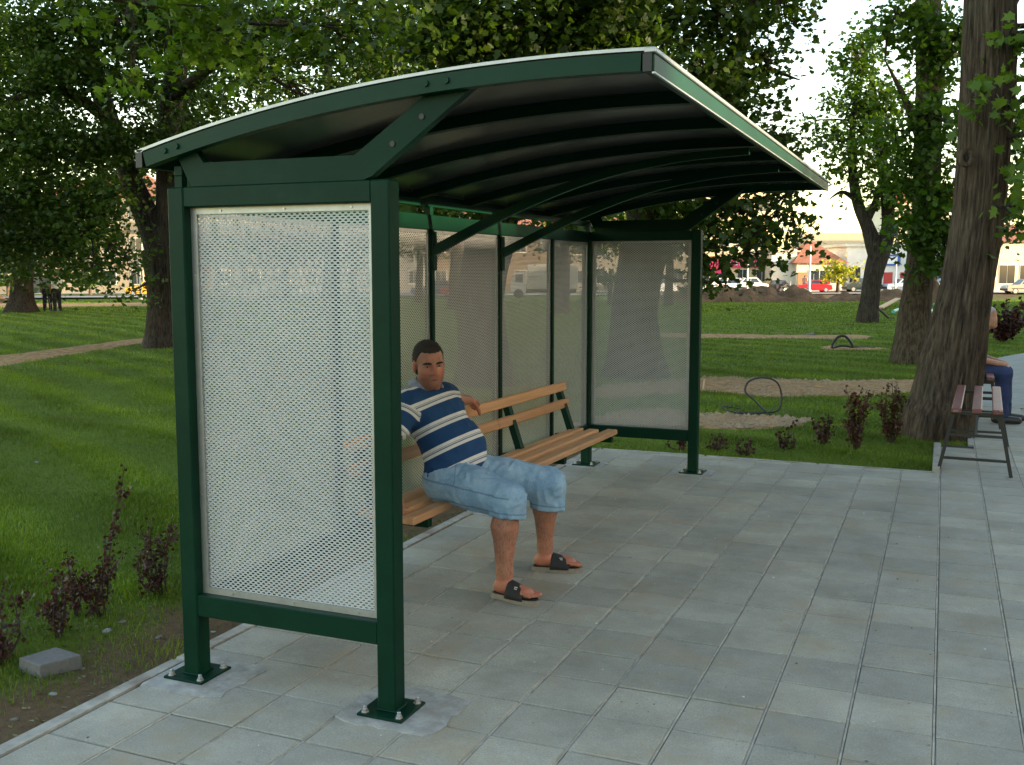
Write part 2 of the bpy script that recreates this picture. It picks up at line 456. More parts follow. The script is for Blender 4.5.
# kerbs: thin concrete edging pieces
def kerb_piece(a, b, w, z0=-.2, z1=.004):
    m = MB(); a, b = np.array(a), np.array(b)
    d = (b - a) / np.linalg.norm(b - a); s = np.array([-d[1], d[0]]); b = b - d * .006
    q = [a, b, b + s * w, a + s * w]; r = [random.uniform(-.003, .003) for _ in q]
    return m.poly([(*p, z0) for p in q] + [(*p, z1 + k - .008) for p, k in zip(q, r)] + [(*(p + (np.mean(q, 0) - p) * .03), z1 + k) for p, k in zip(q, r)],
                  [(0, 3, 2, 1), (8, 9, 10, 11)] + [(i, (i + 1) % 4, 4 + (i + 1) % 4, 4 + i) for i in range(4)] + [(4 + i, 4 + (i + 1) % 4, 8 + (i + 1) % 4, 8 + i) for i in range(4)])
y = Y0
while y < Y1:
    kerb_piece((X0 - .004, y), (X0 - .004, min(y + 1.0, Y1 + .05)), .062).build('kerb_stone', M_kerb, pavement); y += 1.0
x = .03
while x > X0:
    kerb_piece((x, Y1 + .004), (max(x - 1.0, X0), Y1 + .004), -.05).build('kerb_stone', M_kerb, pavement); x -= 1.0
kerb_piece((.033, Y1 - .02), (.033, 9.95), .06, z1=.055).build('kerb_stone', M_kerb, pavement)
kerb_piece((.033, 9.96), (.033, 10.93), .06).build('kerb_stone', M_kerb, pavement)
for k in range(3): kerb_piece((.335, 10.95 + k), (.335, 11.95 + k), .05, z1=.002).build('kerb_stone', M_kerb, pavement)
# concrete footings poured round the shelter feet
POSTS = [(-2.845, 3.345), (-1.91, 3.345), (-2.845, 8.475), (-1.895, 8.475), (-2.85, 6.53)]
for k, (cx, cy) in enumerate(POSTS):
    r = random.Random(k); pts = []
    hx, hy = (.21, .185) if k < 2 else (.17, .14)
    sx, sy = (.03, -.01) if k == 0 else ((.04, .03) if k == 1 else (.0, 0))
    for t in range(28):
        a = 2 * math.pi * t / 28; c, s = math.cos(a), math.sin(a); m_ = max(abs(c), abs(s))
        pts.append((max(cx + sx + hx * c / m_ + r.uniform(-.012, .012), X0 + .004), cy + sy + hy * s / m_ + r.uniform(-.012, .012)))
    MB().prism(pts, 2, -.03, .0045).build('concrete_footing', M_patch, pavement)
# the path beyond the apron, bending to the right
pl = [(.30, 14.07), (.42, 18), (1.0, 22), (3.2, 27.2), (8, 38), (16, 56)]
pr = [(4.5, 14.07), (4.8, 18), (6.2, 22), (9, 27), (14, 38), (22, 56)]
vs = []
for a, b in zip(catmull([(*p, 0) for p in pl], 8), catmull([(*p, 0) for p in pr], 8)):
    for q in (a, b): vs.append((q[0], q[1], float(zg(q[0], q[1])) + .004))
k = len(vs) // 2
path = addobj('path', npmesh('path', np.array(vs), np.array([(2 * i, 2 * i + 1, 2 * i + 3, 2 * i + 2) for i in range(k - 1)]), M_farpave)); path['kind'] = 'structure'
PATH_POLY = [(-.03, 9.3), (-.03, 10.93), (.28, 10.95), (.28, 14.0)] + [(a - .06, b) for a, b in pl] + pr[::-1] + [(X1, 9.3)]

# dirt: trench scars in the lawn, old path, building-site soil by the street
M_dirt = mat('trench_soil', (.33, .205, .105), .97, var=.45, nscale=7, bmp=1.0, bscale=30, bdist=.03, spec=.1)
M_soil = mat('heaped_soil', (.125, .078, .045), .97, var=.4, nscale=1.2, bmp=1.0, bscale=5, bdist=.15, spec=.1)
DIRT = []
def dirt_patch(name, pix, lift=.03, amp=.02, res=.07, m=M_dirt, seed=0):
    poly = [gpx(*p)[:2] for p in pix]
    cl = catmull([(*p, 0) for p in poly + [poly[0]]], 5)[:, :2]
    cl = cl + .06 * np.stack([vnoise(np.stack([cl[:, 0] * 2, cl[:, 1] * 2, cl[:, 0] * 0 + seed], -1)), vnoise(np.stack([cl[:, 0] * 2, cl[:, 1] * 2, cl[:, 0] * 0 + seed + 9], -1))], -1)
    DIRT.append(cl)
    x0, y0 = cl.min(0); x1, y1 = cl.max(0); nx, ny = int((x1 - x0) / res) + 2, int((y1 - y0) / res) + 2
    A, B = np.meshgrid(np.linspace(x0, x1, nx), np.linspace(y0, y1, ny)); ins = in_poly(A, B, cl)
    edge = ins.astype(float)
    for _ in range(3):
        e = edge.copy(); e[1:-1, 1:-1] = (edge[:-2, 1:-1] + edge[2:, 1:-1] + edge[1:-1, :-2] + edge[1:-1, 2:] + edge[1:-1, 1:-1]) / 5; edge = e
    Zz = lawn_z(A, B) + (edge - .35) * lift + edge * amp * fbm(np.stack([A / res * .35, B / res * .35, A * 0 + seed], -1), 3)
    ix = np.arange(nx * ny).reshape(ny, nx); f = np.stack([ix[:-1, :-1], ix[:-1, 1:], ix[1:, 1:], ix[1:, :-1]], -1)
    keep = (ins[:-1, :-1] | ins[1:, 1:] | ins[:-1, 1:] | ins[1:, :-1]); f = f[keep]
    o = addobj(name, npmesh(name, np.stack([A, B, Zz], -1).reshape(-1, 3), f, m, True)); o['kind'] = 'structure'
    return o
dirt_patch('dirt_strip', [(600, 384), (700, 376), (760, 377), (830, 380), (905, 379), (960, 382), (950, 389), (890, 392), (820, 394), (760, 394), (700, 389), (600, 396)], seed=1)
dirt_patch('dirt_strip', [(560, 425), (640, 408), (700, 411), (745, 412), (790, 415), (815, 418), (790, 424), (740, 427), (700, 424), (640, 424)], seed=2)
dirt_patch('dirt_strip', [(640, 332), (720, 333), (800, 334), (870, 334), (860, 338), (790, 337.5), (720, 337), (640, 336)], seed=3, res=.15)
dirt_patch('dirt_strip', [(820, 345), (860, 346), (890, 347), (860, 349), (820, 348)], seed=4, res=.1)
dirt_patch('dirt_path', [(-60, 357), (0, 354), (60, 347), (110, 341), (150, 336), (190, 334), (150, 341), (110, 347), (60, 355), (0, 364), (-60, 371)], seed=5, res=.12)
dirt_patch('dirt_path', [(-120, 301), (0, 303), (100, 302.5), (220, 302), (220, 305.5), (100, 306), (0, 307), (-120, 306)], seed=6, res=.3)
# ------------------------------------------------------------------ bus shelter
shelter = thing('bus_shelter', 'green steel bus shelter with perforated metal walls and curved roof', 'bus shelter', (-2.4, 5.9, 0))
PW = .08
ZT, ZB0, ZB1, ZR = 2.03, .27, .36, 1.95
for k, (cx, cy) in enumerate(POSTS):
    if k == 4:
        w = .025; po = MB().box((cx - .03, cy - w, .008), (cx + .03, cy + w, ZR), .004).build('post', M_green, shelter)
    else: po = MB().box((cx - PW / 2, cy - PW / 2, .008), (cx + PW / 2, cy + PW / 2, ZT), .006).build('post', M_green, shelter)
    h = .098 if k != 4 else .085
    bp = MB().box((cx - h, cy - h, .0046), (cx + h, cy + h, .0146), .002).build('base_plate', M_green, shelter)
    q = PW / 2 + .006 if k != 4 else .034
    MB().box((cx - q, cy - q, .0146), (cx + q, cy + q, .0215), .003).build('weld_bead', M_green, bp)
    for sx in (-1, 1):
        for sy in (-1, 1):
            bx, by = cx + sx * (h - .024), cy + sy * (h - .024)
            MB().lathe([(.016, 0), (.016, .002), (.0115, .0022), (.0115, .012), (.0075, .0125), (.0075, .022), (.005, .0245)], (bx, by, .0147), 8).build('bolt', M_galv, bp, smooth=True)
xl, xr = -2.845, -1.91
for yy, xr_ in ((3.345, -1.91), (8.475, -1.895)):
    MB().box((xl + PW / 2 - .001, yy - .035, ZB0), (xr_ - PW / 2 + .001, yy + .035, ZB1), .004).build('bottom_rail', M_green, shelter)
    MB().box((xl + PW / 2 - .001, yy - .037, ZR), (xr_ - PW / 2 + .001, yy + .037, ZT - .001), .004).build('top_rail', M_green, shelter)
MB().box((xl - .03, 3.386, ZR - .01), (xl + .03, 8.434, ZT - .002), .004).build('rear_top_rail', M_green, shelter)
MB().box((xl - .03, 3.386, ZB0), (xl + .03, 8.434, ZB1 - .002), .004).build('rear_bottom_rail', M_green, shelter)
UPR = [4.45, 5.50, 6.53, 7.55]
for yy in UPR:
    if yy != 6.53: MB().box((xl - .022, yy - .018, ZB1 - .003), (xl + .032, yy + .018, ZR - .009), .003).build('upright', M_green, shelter)
# perforated sheets: every slot is a real hole
def perforated(name, a, b, z0, z1, parent, pw=.0254, ph=.0094):
    a, b = np.array(a, float), np.array(b, float); L = np.linalg.norm(b - a); e = (b - a) / L
    mg = .017; nc = int((L - 2 * mg) / pw); nr = int((z1 - z0 - 2 * mg) / ph)
    ox, oz = (L - nc * pw) / 2, (z1 - z0 - nr * ph) / 2
    vs, fs = [], []
    I, J = np.meshgrid(np.arange(nc), np.arange(nr)); sh = (J % 2) * pw / 2
    ok = ~((J % 2 == 1) & (I == nc - 1)); I, J, sh = I[ok], J[ok], sh[ok]
    cx = ox + I * pw + pw / 2 + sh; cz = oz + J * ph + ph / 2; n = len(cx)
    hw, hh = pw * .31, ph * .325
    lu = np.array([-pw / 2, pw / 2, pw / 2, -pw / 2, -hw, -hw * .55, hw * .55, hw, hw * .55, -hw * .55])
    lz = np.array([-ph / 2, -ph / 2, ph / 2, ph / 2, 0, -hh, -hh, 0, hh, hh])
    U = cx[:, None] + lu; Z_ = z0 + cz[:, None] + lz
    V = np.concatenate([(a[0] + e[0] * U)[..., None], (a[1] + e[1] * U)[..., None], Z_[..., None]], -1).reshape(-1, 3)
    base = np.arange(n)[:, None] * 10
    q = np.concatenate([base + np.array([r]) for r in ([0, 1, 6, 5], [2, 3, 9, 8])], 0)
    t = np.concatenate([base + np.array([r]) for r in ([0, 5, 4], [0, 4, 3], [3, 4, 9], [1, 7, 6], [1, 2, 7], [2, 8, 7])], 0)
    # plain margins, also the half cells of the odd rows
    def rect(u0, u1, za, zb):
        k = len(ex); ex.extend([(a[0] + e[0] * u_, a[1] + e[1] * u_, z0 + z_) for u_, z_ in ((u0, za), (u1, za), (u1, zb), (u0, zb))]); eq.append((k, k + 1, k + 2, k + 3))
    ex, eq = [], []
    H = z1 - z0
    rect(0, L, 0, oz); rect(0, L, oz + nr * ph, H); rect(0, ox, oz, oz + nr * ph); rect(ox + nc * pw, L, oz, oz + nr * ph)
    for j in range(1, nr, 2): rect(ox, ox + pw / 2, oz + j * ph, oz + (j + 1) * ph); rect(ox + nc * pw - pw / 2, ox + nc * pw, oz + j * ph, oz + (j + 1) * ph)
    V2 = np.concatenate([V, np.array(ex)]); q2 = np.concatenate([q, np.array(eq) + len(V)])
    return addobj(name, npmesh(name, V2, [q2, t], M_panel), parent)
def trims(pan, a, b, z0, z1, nrm, w=.024):
    a, b = np.array(a, float), np.array(b, float); e = (b - a) / np.linalg.norm(b - a); nn = np.array(nrm, float)
    for (p, q, za, zb) in ((a, a + e * w, z0, z1), (b - e * w, b, z0, z1), (a + e * w, b - e * w, z0, z0 + w * .85), (a + e * w, b - e * w, z1 - w * .85, z1)):
        c = [p + nn * .002, q + nn * .002, q + nn * .010, p + nn * .010]
        MB().poly([(*v, za) for v in c] + [(*v, zb) for v in c], [(0, 3, 2, 1), (4, 5, 6, 7), (0, 1, 5, 4), (1, 2, 6, 5), (2, 3, 7, 6), (3, 0, 4, 7)]).build('edge_trim', M_alu, pan)
        m_ = MB()
        L = math.hypot(*(q - p)) if zb - za < .1 else zb - za
        for s_ in np.arange(.12, L - .05, .3):
            P = (*((p + q) / 2 + nn * .010), za + s_) if zb - za > .1 else (*(p + e * s_ + nn * .010), (za + zb) / 2)
            m_.box(np.array(P) - .004, np.array(P) + .004)
        m_.build('rivet', M_galv, pan, kind='stuff')
for yy, xr_, nn in ((3.345, -1.91, (0, -1)), (8.475, -1.895, (0, -1))):
    a, b = (xl + PW / 2 + .001, yy + .012), (xr_ - PW / 2 - .001, yy + .012)
    pn = perforated('perforated_panel', a, b, ZB1 + .001, ZR - .001, shelter)
    trims(pn, a, b, ZB1 + .001, ZR - .001, nn, .03 if yy < 4 else .02)
cuts = [3.386] + UPR + [8.434]
for y0_, y1_ in zip(cuts[:-1], cuts[1:]):
    a, b = (xl + .004, y0_ + .02 if y0_ > 3.4 else y0_ + .001), (xl + .004, y1_ - .02 if y1_ < 8.4 else y1_ - .001)
    pn = perforated('perforated_panel', a, b, ZB1, ZR - .011, shelter)
    trims(pn, a, b, ZB1, ZR - .011, (1, 0), .022)
# roof: arched sheet on ribs
RX = np.array([-3.0, -2.62, -2.32, -2.054, -1.826, -1.518, -1.224, -.95, -.878]); RZ = np.array([2.176, 2.262, 2.317, 2.357, 2.378, 2.400, 2.409, 2.408, 2.406])
pf = np.polyfit(RX, RZ, 3)
def rz_(x): return np.polyval(pf, x)
RY0, RY1 = 3.275, 8.61
xs = np.linspace(-3.0, -.885, 33)
def arch(m, xa, xb, y0, y1, t0, t1, n=33):
    """solid band following the arch, between depths t0 and t1 below the top surface"""
    x_ = np.linspace(xa, xb, n); dz = np.polyval(np.polyder(pf), x_); nl = np.sqrt(1 + dz ** 2); nx, nz = -dz / nl, 1 / nl
    vs = []
    for t in (t0, t1):
        for yv in (y0, y1):
            vs += [(X_ - nx_ * t, yv, rz_(X_) - nz_ * t) for X_, nx_, nz_ in zip(x_, nx, nz)]
    fs = []
    for i in range(n - 1):
        a, b, c, d = i, n + i, 2 * n + i, 3 * n + i
        fs += [(a, a + 1, b + 1, b), (c, d, d + 1, c + 1), (a, c, c + 1, a + 1), (b, b + 1, d + 1, d)]
    fs += [(0, n, 3 * n, 2 * n), (n - 1, 3 * n - 1, 4 * n - 1, 2 * n - 1)]
    return m.poly(vs, fs)
def roof_material():
    m, nt, p = newmat('smoked_polycarbonate')
    c = ramp(nt, noise(nt, 1.6, 5, .6), [(.3, (.034, .034, .033)), (.7, (.066, .065, .062))])
    nt.links.new(c, p.inputs['Base Color']); p.inputs['Roughness'].default_value = .22
    t = nt.nodes.new('ShaderNodeBsdfTranslucent'); t.inputs[0].default_value = (.2, .19, .18, 1)
    mx = nt.nodes.new('ShaderNodeMixShader'); mx.inputs[0].default_value = .06
    nt.links.new(p.outputs[0], mx.inputs[1]); nt.links.new(t.outputs[0], mx.inputs[2]); nt.links.new(mx.outputs[0], nt.nodes['Material Output'].inputs[0])
    return m
M_roof = roof_material()
RIBS = [RY0 + .022] + [4.05, 4.80, 5.55, 6.30, 7.05, 7.80] + [RY1 - .022]
sheets = [RY0 + .012, 4.80, 6.30, 7.80, RY1 - .012]
for a, b in zip(sheets[:-1], sheets[1:]):
    arch(MB(), -2.99, -.89, a + .002, b - .002, .004, .012).build('roof_sheet', M_roof, shelter, smooth=True)
for k, yy in enumerate(RIBS):
    w = .022 if k in (0, 7) else .025
    arch(MB(), -2.975, -.925, yy - w, yy + w, .014, .072 if k in (0, 7) else .062).build('roof_rib', M_greenl if k in (0, 7) else M_green, shelter, smooth=True)
for yy in (RY0 - .004, RY1 - .008):
    arch(MB(), -3.0, -.885, yy, yy + .012 + .012, -.002, .009).build('roof_edge_trim', M_alu, shelter, smooth=True)
for yy in (4.80, 6.30, 7.80): arch(MB(), -2.99, -.89, yy - .03, yy + .03, -.001, .0035).build('roof_joint_strip', M_alu, shelter, smooth=True)
xf = -.885; zf = float(rz_(xf))
fas = MB().box((xf - .035, RY0 + .002, zf - .074), (xf + .003, RY1 - .002, zf - .016), .003).build('front_fascia', M_greenl, shelter)
MB().box((xf - .03, RY0 - .006, zf - .0155), (xf + .009, RY1 + .006, zf + .002), .003).build('fascia_trim', M_alu, fas)
MB().box((xf - .004, RY0 + .001, zf - .080), (xf + .006, RY1 - .001, zf - .0745)).build('fascia_lower_lip', M_alu, fas)
for yy in (RY0 - .003, RY1 - .012): MB().box((xf - .034, yy, zf - .073), (xf - .004, yy + .004, zf - .017)).build('fascia_end_cap', M_black, fas)
xb = -3.0; zb = float(rz_(xb))
bkb = MB().box((xb - .004, RY0 + .002, zb - .065), (xb + .022, RY1 - .002, zb - .006), .003).build('rear_fascia', M_greenl, shelter)
MB().box((xb - .007, RY0 - .004, zb - .0055), (xb + .03, RY1 + .004, zb + .003)).build('fascia_trim', M_alu, bkb)
MB().box((xb - .006, RY0 - .003, zb - .066), (xb + .026, RY0 + .001, zb - .006)).build('fascia_end_cap', M_black, bkb)
# bent roof brackets on the end frames, straight struts from two uprights
def xz(px, py, yv): P = onax(px, py, 1, yv); return (float(P[0]), float(P[2]))
yb = 3.318
A = [xz(196, 189, yb), xz(366, 179, yb), xz(372, 176, yb), xz(476, 84, yb), xz(430, 88, yb), xz(354, 156, yb), xz(203, 164, yb), xz(194, 150, yb), xz(176, 158, yb)]
zlow = ZT + .0015
A[0] = (-2.775, zlow); A[1] = (-1.985, zlow); A[2] = (-1.95, zlow + .012)
zt = ZT + .092; A[5] = (A[5][0], zt); A[6] = (A[6][0], zt)
for q in (3, 4, 7, 8): A[q] = (A[q][0], float(rz_(A[q][0])) - .055)
for yy, e_ in ((3.32, 0), (8.46, 0)):
    br = MB().prism(A, 1, yy, yy + .04).build('roof_bracket', M_green, shelter)
    for px_ in ((-1.74, 2.245), (-1.86, 2.155)):
        MB().lathe([(.011, 0), (.011, .004), (.006, .005)], (px_[0], yy - .0045, px_[1]), 8, ax=1).build('bolt', M_black, br)
for xx in (-2.86, -2.80, -1.70, -1.62):
    MB().lathe([(.012, 0), (.012, .006), (.005, .009)], (xx, RY0 - .0085, float(rz_(xx)) - .04), 8, ax=1).build('bolt', M_greenl, shelter)
for yy in (5.50, 6.53):
    sp_ = catmull([(-2.815, yy, 1.815), (-2.3, yy, 2.045), (-1.8, yy, 2.215), (-1.35, yy, 2.295), (-.965, yy, 2.318)], 5); st = MB(); n_ = len(sp_)
    tg_ = np.gradient(sp_, axis=0); nr_ = np.stack([-tg_[:, 2], 0 * tg_[:, 0], tg_[:, 0]], -1); nr_ /= np.linalg.norm(nr_, axis=1)[:, None]; hh_ = np.linspace(.028, .018, n_)[:, None]
    q4 = [sp_ + nr_ * hh_ * a_ + np.array([0, b_ * .017, 0]) for a_, b_ in ((-1, -1), (-1, 1), (1, 1), (1, -1))]
    st.poly(np.concatenate(q4), [(k_ * n_ + i_, k_ * n_ + i_ + 1, ((k_ + 1) % 4) * n_ + i_ + 1, ((k_ + 1) % 4) * n_ + i_) for k_ in range(4) for i_ in range(n_ - 1)] + [(0, n_, 2 * n_, 3 * n_), (n_ - 1, 4 * n_ - 1, 3 * n_ - 1, 2 * n_ - 1)])
    st.build('roof_strut', M_green, shelter)
    MB().box((-2.812, yy - .022, 1.70), (-2.800, yy + .022, 1.93), .002).build('strut_plate', M_green, shelter)
MB().box((-2.862, RY0 + .05, 2.075), (-2.822, RY1 - .05, 2.115), .003).build('rear_purlin', M_green, shelter)
for yy in (3.345, 5.50, 6.53, 8.475):
    MB().box((-2.86, yy - .02, ZT - .0015), (-2.824, yy + .02, 2.0745)).build('purlin_bracket', M_green, shelter)

# ------------------------------------------------------------------ pine bench inside
bench = thing('bench', 'varnished pine bench with green steel supports inside the shelter', 'bench', (-2.38, 6.05, 0), -math.radians(1.7))
def loc_slat(name, x0, x1, z0, z1, y0=-1.6, y1=1.56, tilt=0, px=0, pz=0):
    m = MB().box((x0, y0, z0), (x1, y1, z1), .007); 
    if tilt:
        c, s = math.cos(tilt), math.sin(tilt)
        m.v = [(px + (a - px) * c + (d - pz) * s, b, pz - (a - px) * s + (d - pz) * c) for a, b, d in m.v]
    o = addobj(name, m.mesh(name, M_wood), bench, world=False); return o
for k, xa in enumerate((-.33, -.195, -.06)): loc_slat('seat_slat', xa, xa + .085, .425, .465, -1.56 - .03 * (k == 2) , 1.56 + (.03 if k == 2 else 0) - .02 * k * (k < 2))
for k, (zc, xo) in enumerate(((.66, -.395), (.79, -.42))): loc_slat('back_slat', xo, xo + .03, zc - .035, zc + .035, -1.58, 1.55 + .0 * k, tilt=-.18, px=xo, pz=zc)
for yl in (-1.42, -.52, .49, 1.47):
    m = MB().bar((-.30, yl, .40), (-.435, yl, .80), .045, .055, (0, 1, 0)).bar((-.445, yl, .402), (.02, yl, .402), .045, .043)
    addobj('support_arm', m.mesh('support_arm', M_green), bench, world=False)
for yl in (-1.42, .49, 1.47):
    m = MB().bar((-.445, yl - .001, .33), (-.30, yl - .001, .38), .03, .03)
    addobj('brace', m.mesh('brace', M_green), bench, world=False)

# ------------------------------------------------------------------ park benches on the right
def park_bench(loc, rz, label, L=1.9):
    b = thing('park_bench', label, 'park bench', loc, rz, 'red brown park benches')
    for k, xo in enumerate((-.155, 0.0, .155)):
        addobj('slat', MB().box((xo - .038, -L / 2, .53), (xo + .038, L / 2, .57), .006).mesh('slat', M_redwood), b, world=False)
    for yl in (-L / 2 + .12, L / 2 - .12):
        for s in (-1, 1):
            addobj('leg', MB().bar((s * .175, yl, .515), (s * .28, yl, .0), .028, .028, (0, 1, 0)).mesh('leg', M_black), b, world=False)
        addobj('cross_bar', MB().bar((-.2, yl, .517), (.2, yl, .517), .028, .024).bar((-.21, yl, .33), (.21, yl, .33), .022, .022).bar((-.26, yl, .13), (.26, yl, .13), .022, .022).mesh('cross_bar', M_black), b, world=False)
    addobj('stretcher', MB().bar((0, -L / 2 + .13, .33), (0, L / 2 - .13, .33), .022, .022).bar((0, -L / 2 + .125, .13), (0, -L / 2 + .125, .33), .02, .02).mesh('stretcher', M_black), b, world=False)
    return b
park_bench((.325, 10.12, 0), -math.radians(2), 'backless red brown slatted bench with black legs at right of big trunk')
park_bench((.36, 12.95, 0), -math.radians(1), 'similar bench mostly hidden behind the big trunk, person sitting on it')
# ------------------------------------------------------------------ trees
def bark_material(name, a, b, sc=1.0):
    m, nt, p = newmat(name)
    n = noise(nt, 1.0, 6, .7, sc3=(26 * sc, 26 * sc, 2.6 * sc)); n2 = noise(nt, 1.6, 4, .6)
    c = ramp(nt, n, [(.36, tuple(v * .32 for v in a)), (.5, a), (.68, b)])
    c = mixc(nt, ramp(nt, n2, [(.5, (0, 0, 0)), (.75, (.4, .4, .4))]), c, (.105, .10, .065))
    nt.links.new(c, p.inputs['Base Color']); p.inputs['Roughness'].default_value = .95; p.inputs['Specular IOR Level'].default_value = .15
    nt.links.new(bump(nt, n, 1.0, .05), p.inputs['Normal']); return m
M_bark = bark_material('bark', (.085, .062, .044), (.15, .115, .082))
M_bark_d = bark_material('dark_bark', (.045, .035, .027), (.08, .064, .048))
M_leafA = leafmat('maple_leaf', [(.032, .072, .008), (.052, .112, .011), (.080, .150, .015), (.042, .092, .010), (.110, .175, .022)], .5)
M_leafB = leafmat('dark_leaf', [(.023, .050, .007), (.042, .084, .010), (.064, .114, .013), (.032, .066, .009), (.090, .128, .016)], .45)
M_leafC = leafmat('bright_leaf', [(.060, .118, .010), (.088, .158, .014), (.122, .198, .020), (.070, .134, .012)], .48)
M_leafY = leafmat('sunny_leaf', [(.24, .26, .015), (.32, .33, .02), (.28, .30, .03), (.36, .35, .03)], .45)

def trunk_mesh(path, rad, segs, per, amp, seed, flare=.0, m=None, rs=9.0):
    P = catmull(path, per); t = np.linspace(0, len(path) - 1, len(P)); R = np.interp(t, np.arange(len(path)), rad)
    tg = np.gradient(P, axis=0); tg /= np.linalg.norm(tg, axis=1)[:, None]
    s = np.concatenate([[0], np.cumsum(np.linalg.norm(np.diff(P, axis=0), axis=1))])
    x = np.cross(np.tile([0, 1.0, 0], (len(P), 1)), tg); x /= np.linalg.norm(x, axis=1)[:, None]; y = np.cross(tg, x)
    th = np.linspace(0, 2 * math.pi, segs, endpoint=False); T, S = np.meshgrid(th, s)
    q = np.stack([np.cos(T) * rs + .5 * np.sin(S * 2.1), np.sin(T) * rs + seed, S * 1.1], -1)
    ridge = 1 - np.abs(vnoise(q)) * 2
    lump = fbm(np.stack([np.cos(T) * 1.3, np.sin(T) * 1.3 + seed * 3, S * .9], -1), 2)
    rr = R[:, None] * (1 + .07 * lump + amp * ridge)
    if flare: rr = rr * (1 + flare * np.exp(-np.maximum(S - .25, 0) / .25) * (.55 + .45 * np.sin(T * 5 + seed)))
    V = P[:, None, :] + rr[..., None] * (np.cos(T)[..., None] * x[:, None, :] + np.sin(T)[..., None] * y[:, None, :])
    k = len(P); ix = np.arange(k * segs).reshape(k, segs); r = np.roll(ix, -1, 1)
    F = np.stack([ix[:-1], r[:-1], r[1:], ix[1:]], -1).reshape(-1, 4)
    V = np.concatenate([V.reshape(-1, 3), P[-1:]]); cap = np.stack([ix[-1], r[-1], np.full(segs, len(V) - 1)], -1)
    return V, [F, cap], P, R
def leaf_mesh(C, size, r, shape='simple', up=.9, spread=.75):
    n = len(C)
    nn = r.normal(size=(n, 3)) * spread + np.array([0, 0, up]); nn /= np.linalg.norm(nn, axis=1)[:, None]
    a = np.cross(nn, r.normal(size=(n, 3))); a /= np.linalg.norm(a, axis=1)[:, None] + 1e-9; b = np.cross(nn, a)
    s = (size * r.uniform(.6, 1.25, n))[:, None]
    if shape == 'simple':
        pts = [(-.5, 0, 0), (.05, .42, .10), (.55, 0, -.06), (.05, -.42, .10)]
        V = np.stack([C + s * (u_ * a + v_ * b + w_ * nn) for u_, v_, w_ in pts], 1).reshape(-1, 3)
        k = np.arange(n)[:, None] * 4
        return V, np.concatenate([k + np.array([[0, 1, 2]]), k + np.array([[0, 2, 3]])])
    if shape == 'mid':
        out = [(-.5, 0), (-.28, .40), (0, .24), (.15, .46), (.58, 0), (.15, -.46), (0, -.24), (-.28, -.40)]
        V = np.stack([C + s * (u_ * a + v_ * b + (.22 * abs(v_) - .05) * nn) for u_, v_ in out], 1).reshape(-1, 3)
        return V, np.arange(n * 8).reshape(n, 8)
    out = [(-.5, 0), (-.36, .22), (-.30, .50), (-.05, .30), (.14, .56), (.18, .22), (.58, 0), (.18, -.22), (.14, -.56), (-.05, -.30), (-.30, -.50), (-.36, -.22)]
    pts = [(0, 0, .05)] + [(u_, v_, -.12 * (u_ * u_ + v_ * v_)) for u_, v_ in out]
    V = np.stack([C + s * (u_ * a + v_ * b + w_ * nn) for u_, v_, w_ in pts], 1).reshape(-1, 3)
    k = np.arange(n)[:, None] * 13
    return V, np.concatenate([k + np.array([[0, 1 + j, 1 + (j + 1) % 12]]) for j in range(12)])
def twig(m, a, b, r0, r1, sag, rs):
    d = b - a; mid = (a + b) / 2 + np.array([0, 0, sag]) + rs.normal(size=3) * np.linalg.norm(d) * .05
    m.tube([a, mid, b], [r0, (r0 + r1) / 2, r1], 4, cap=False)
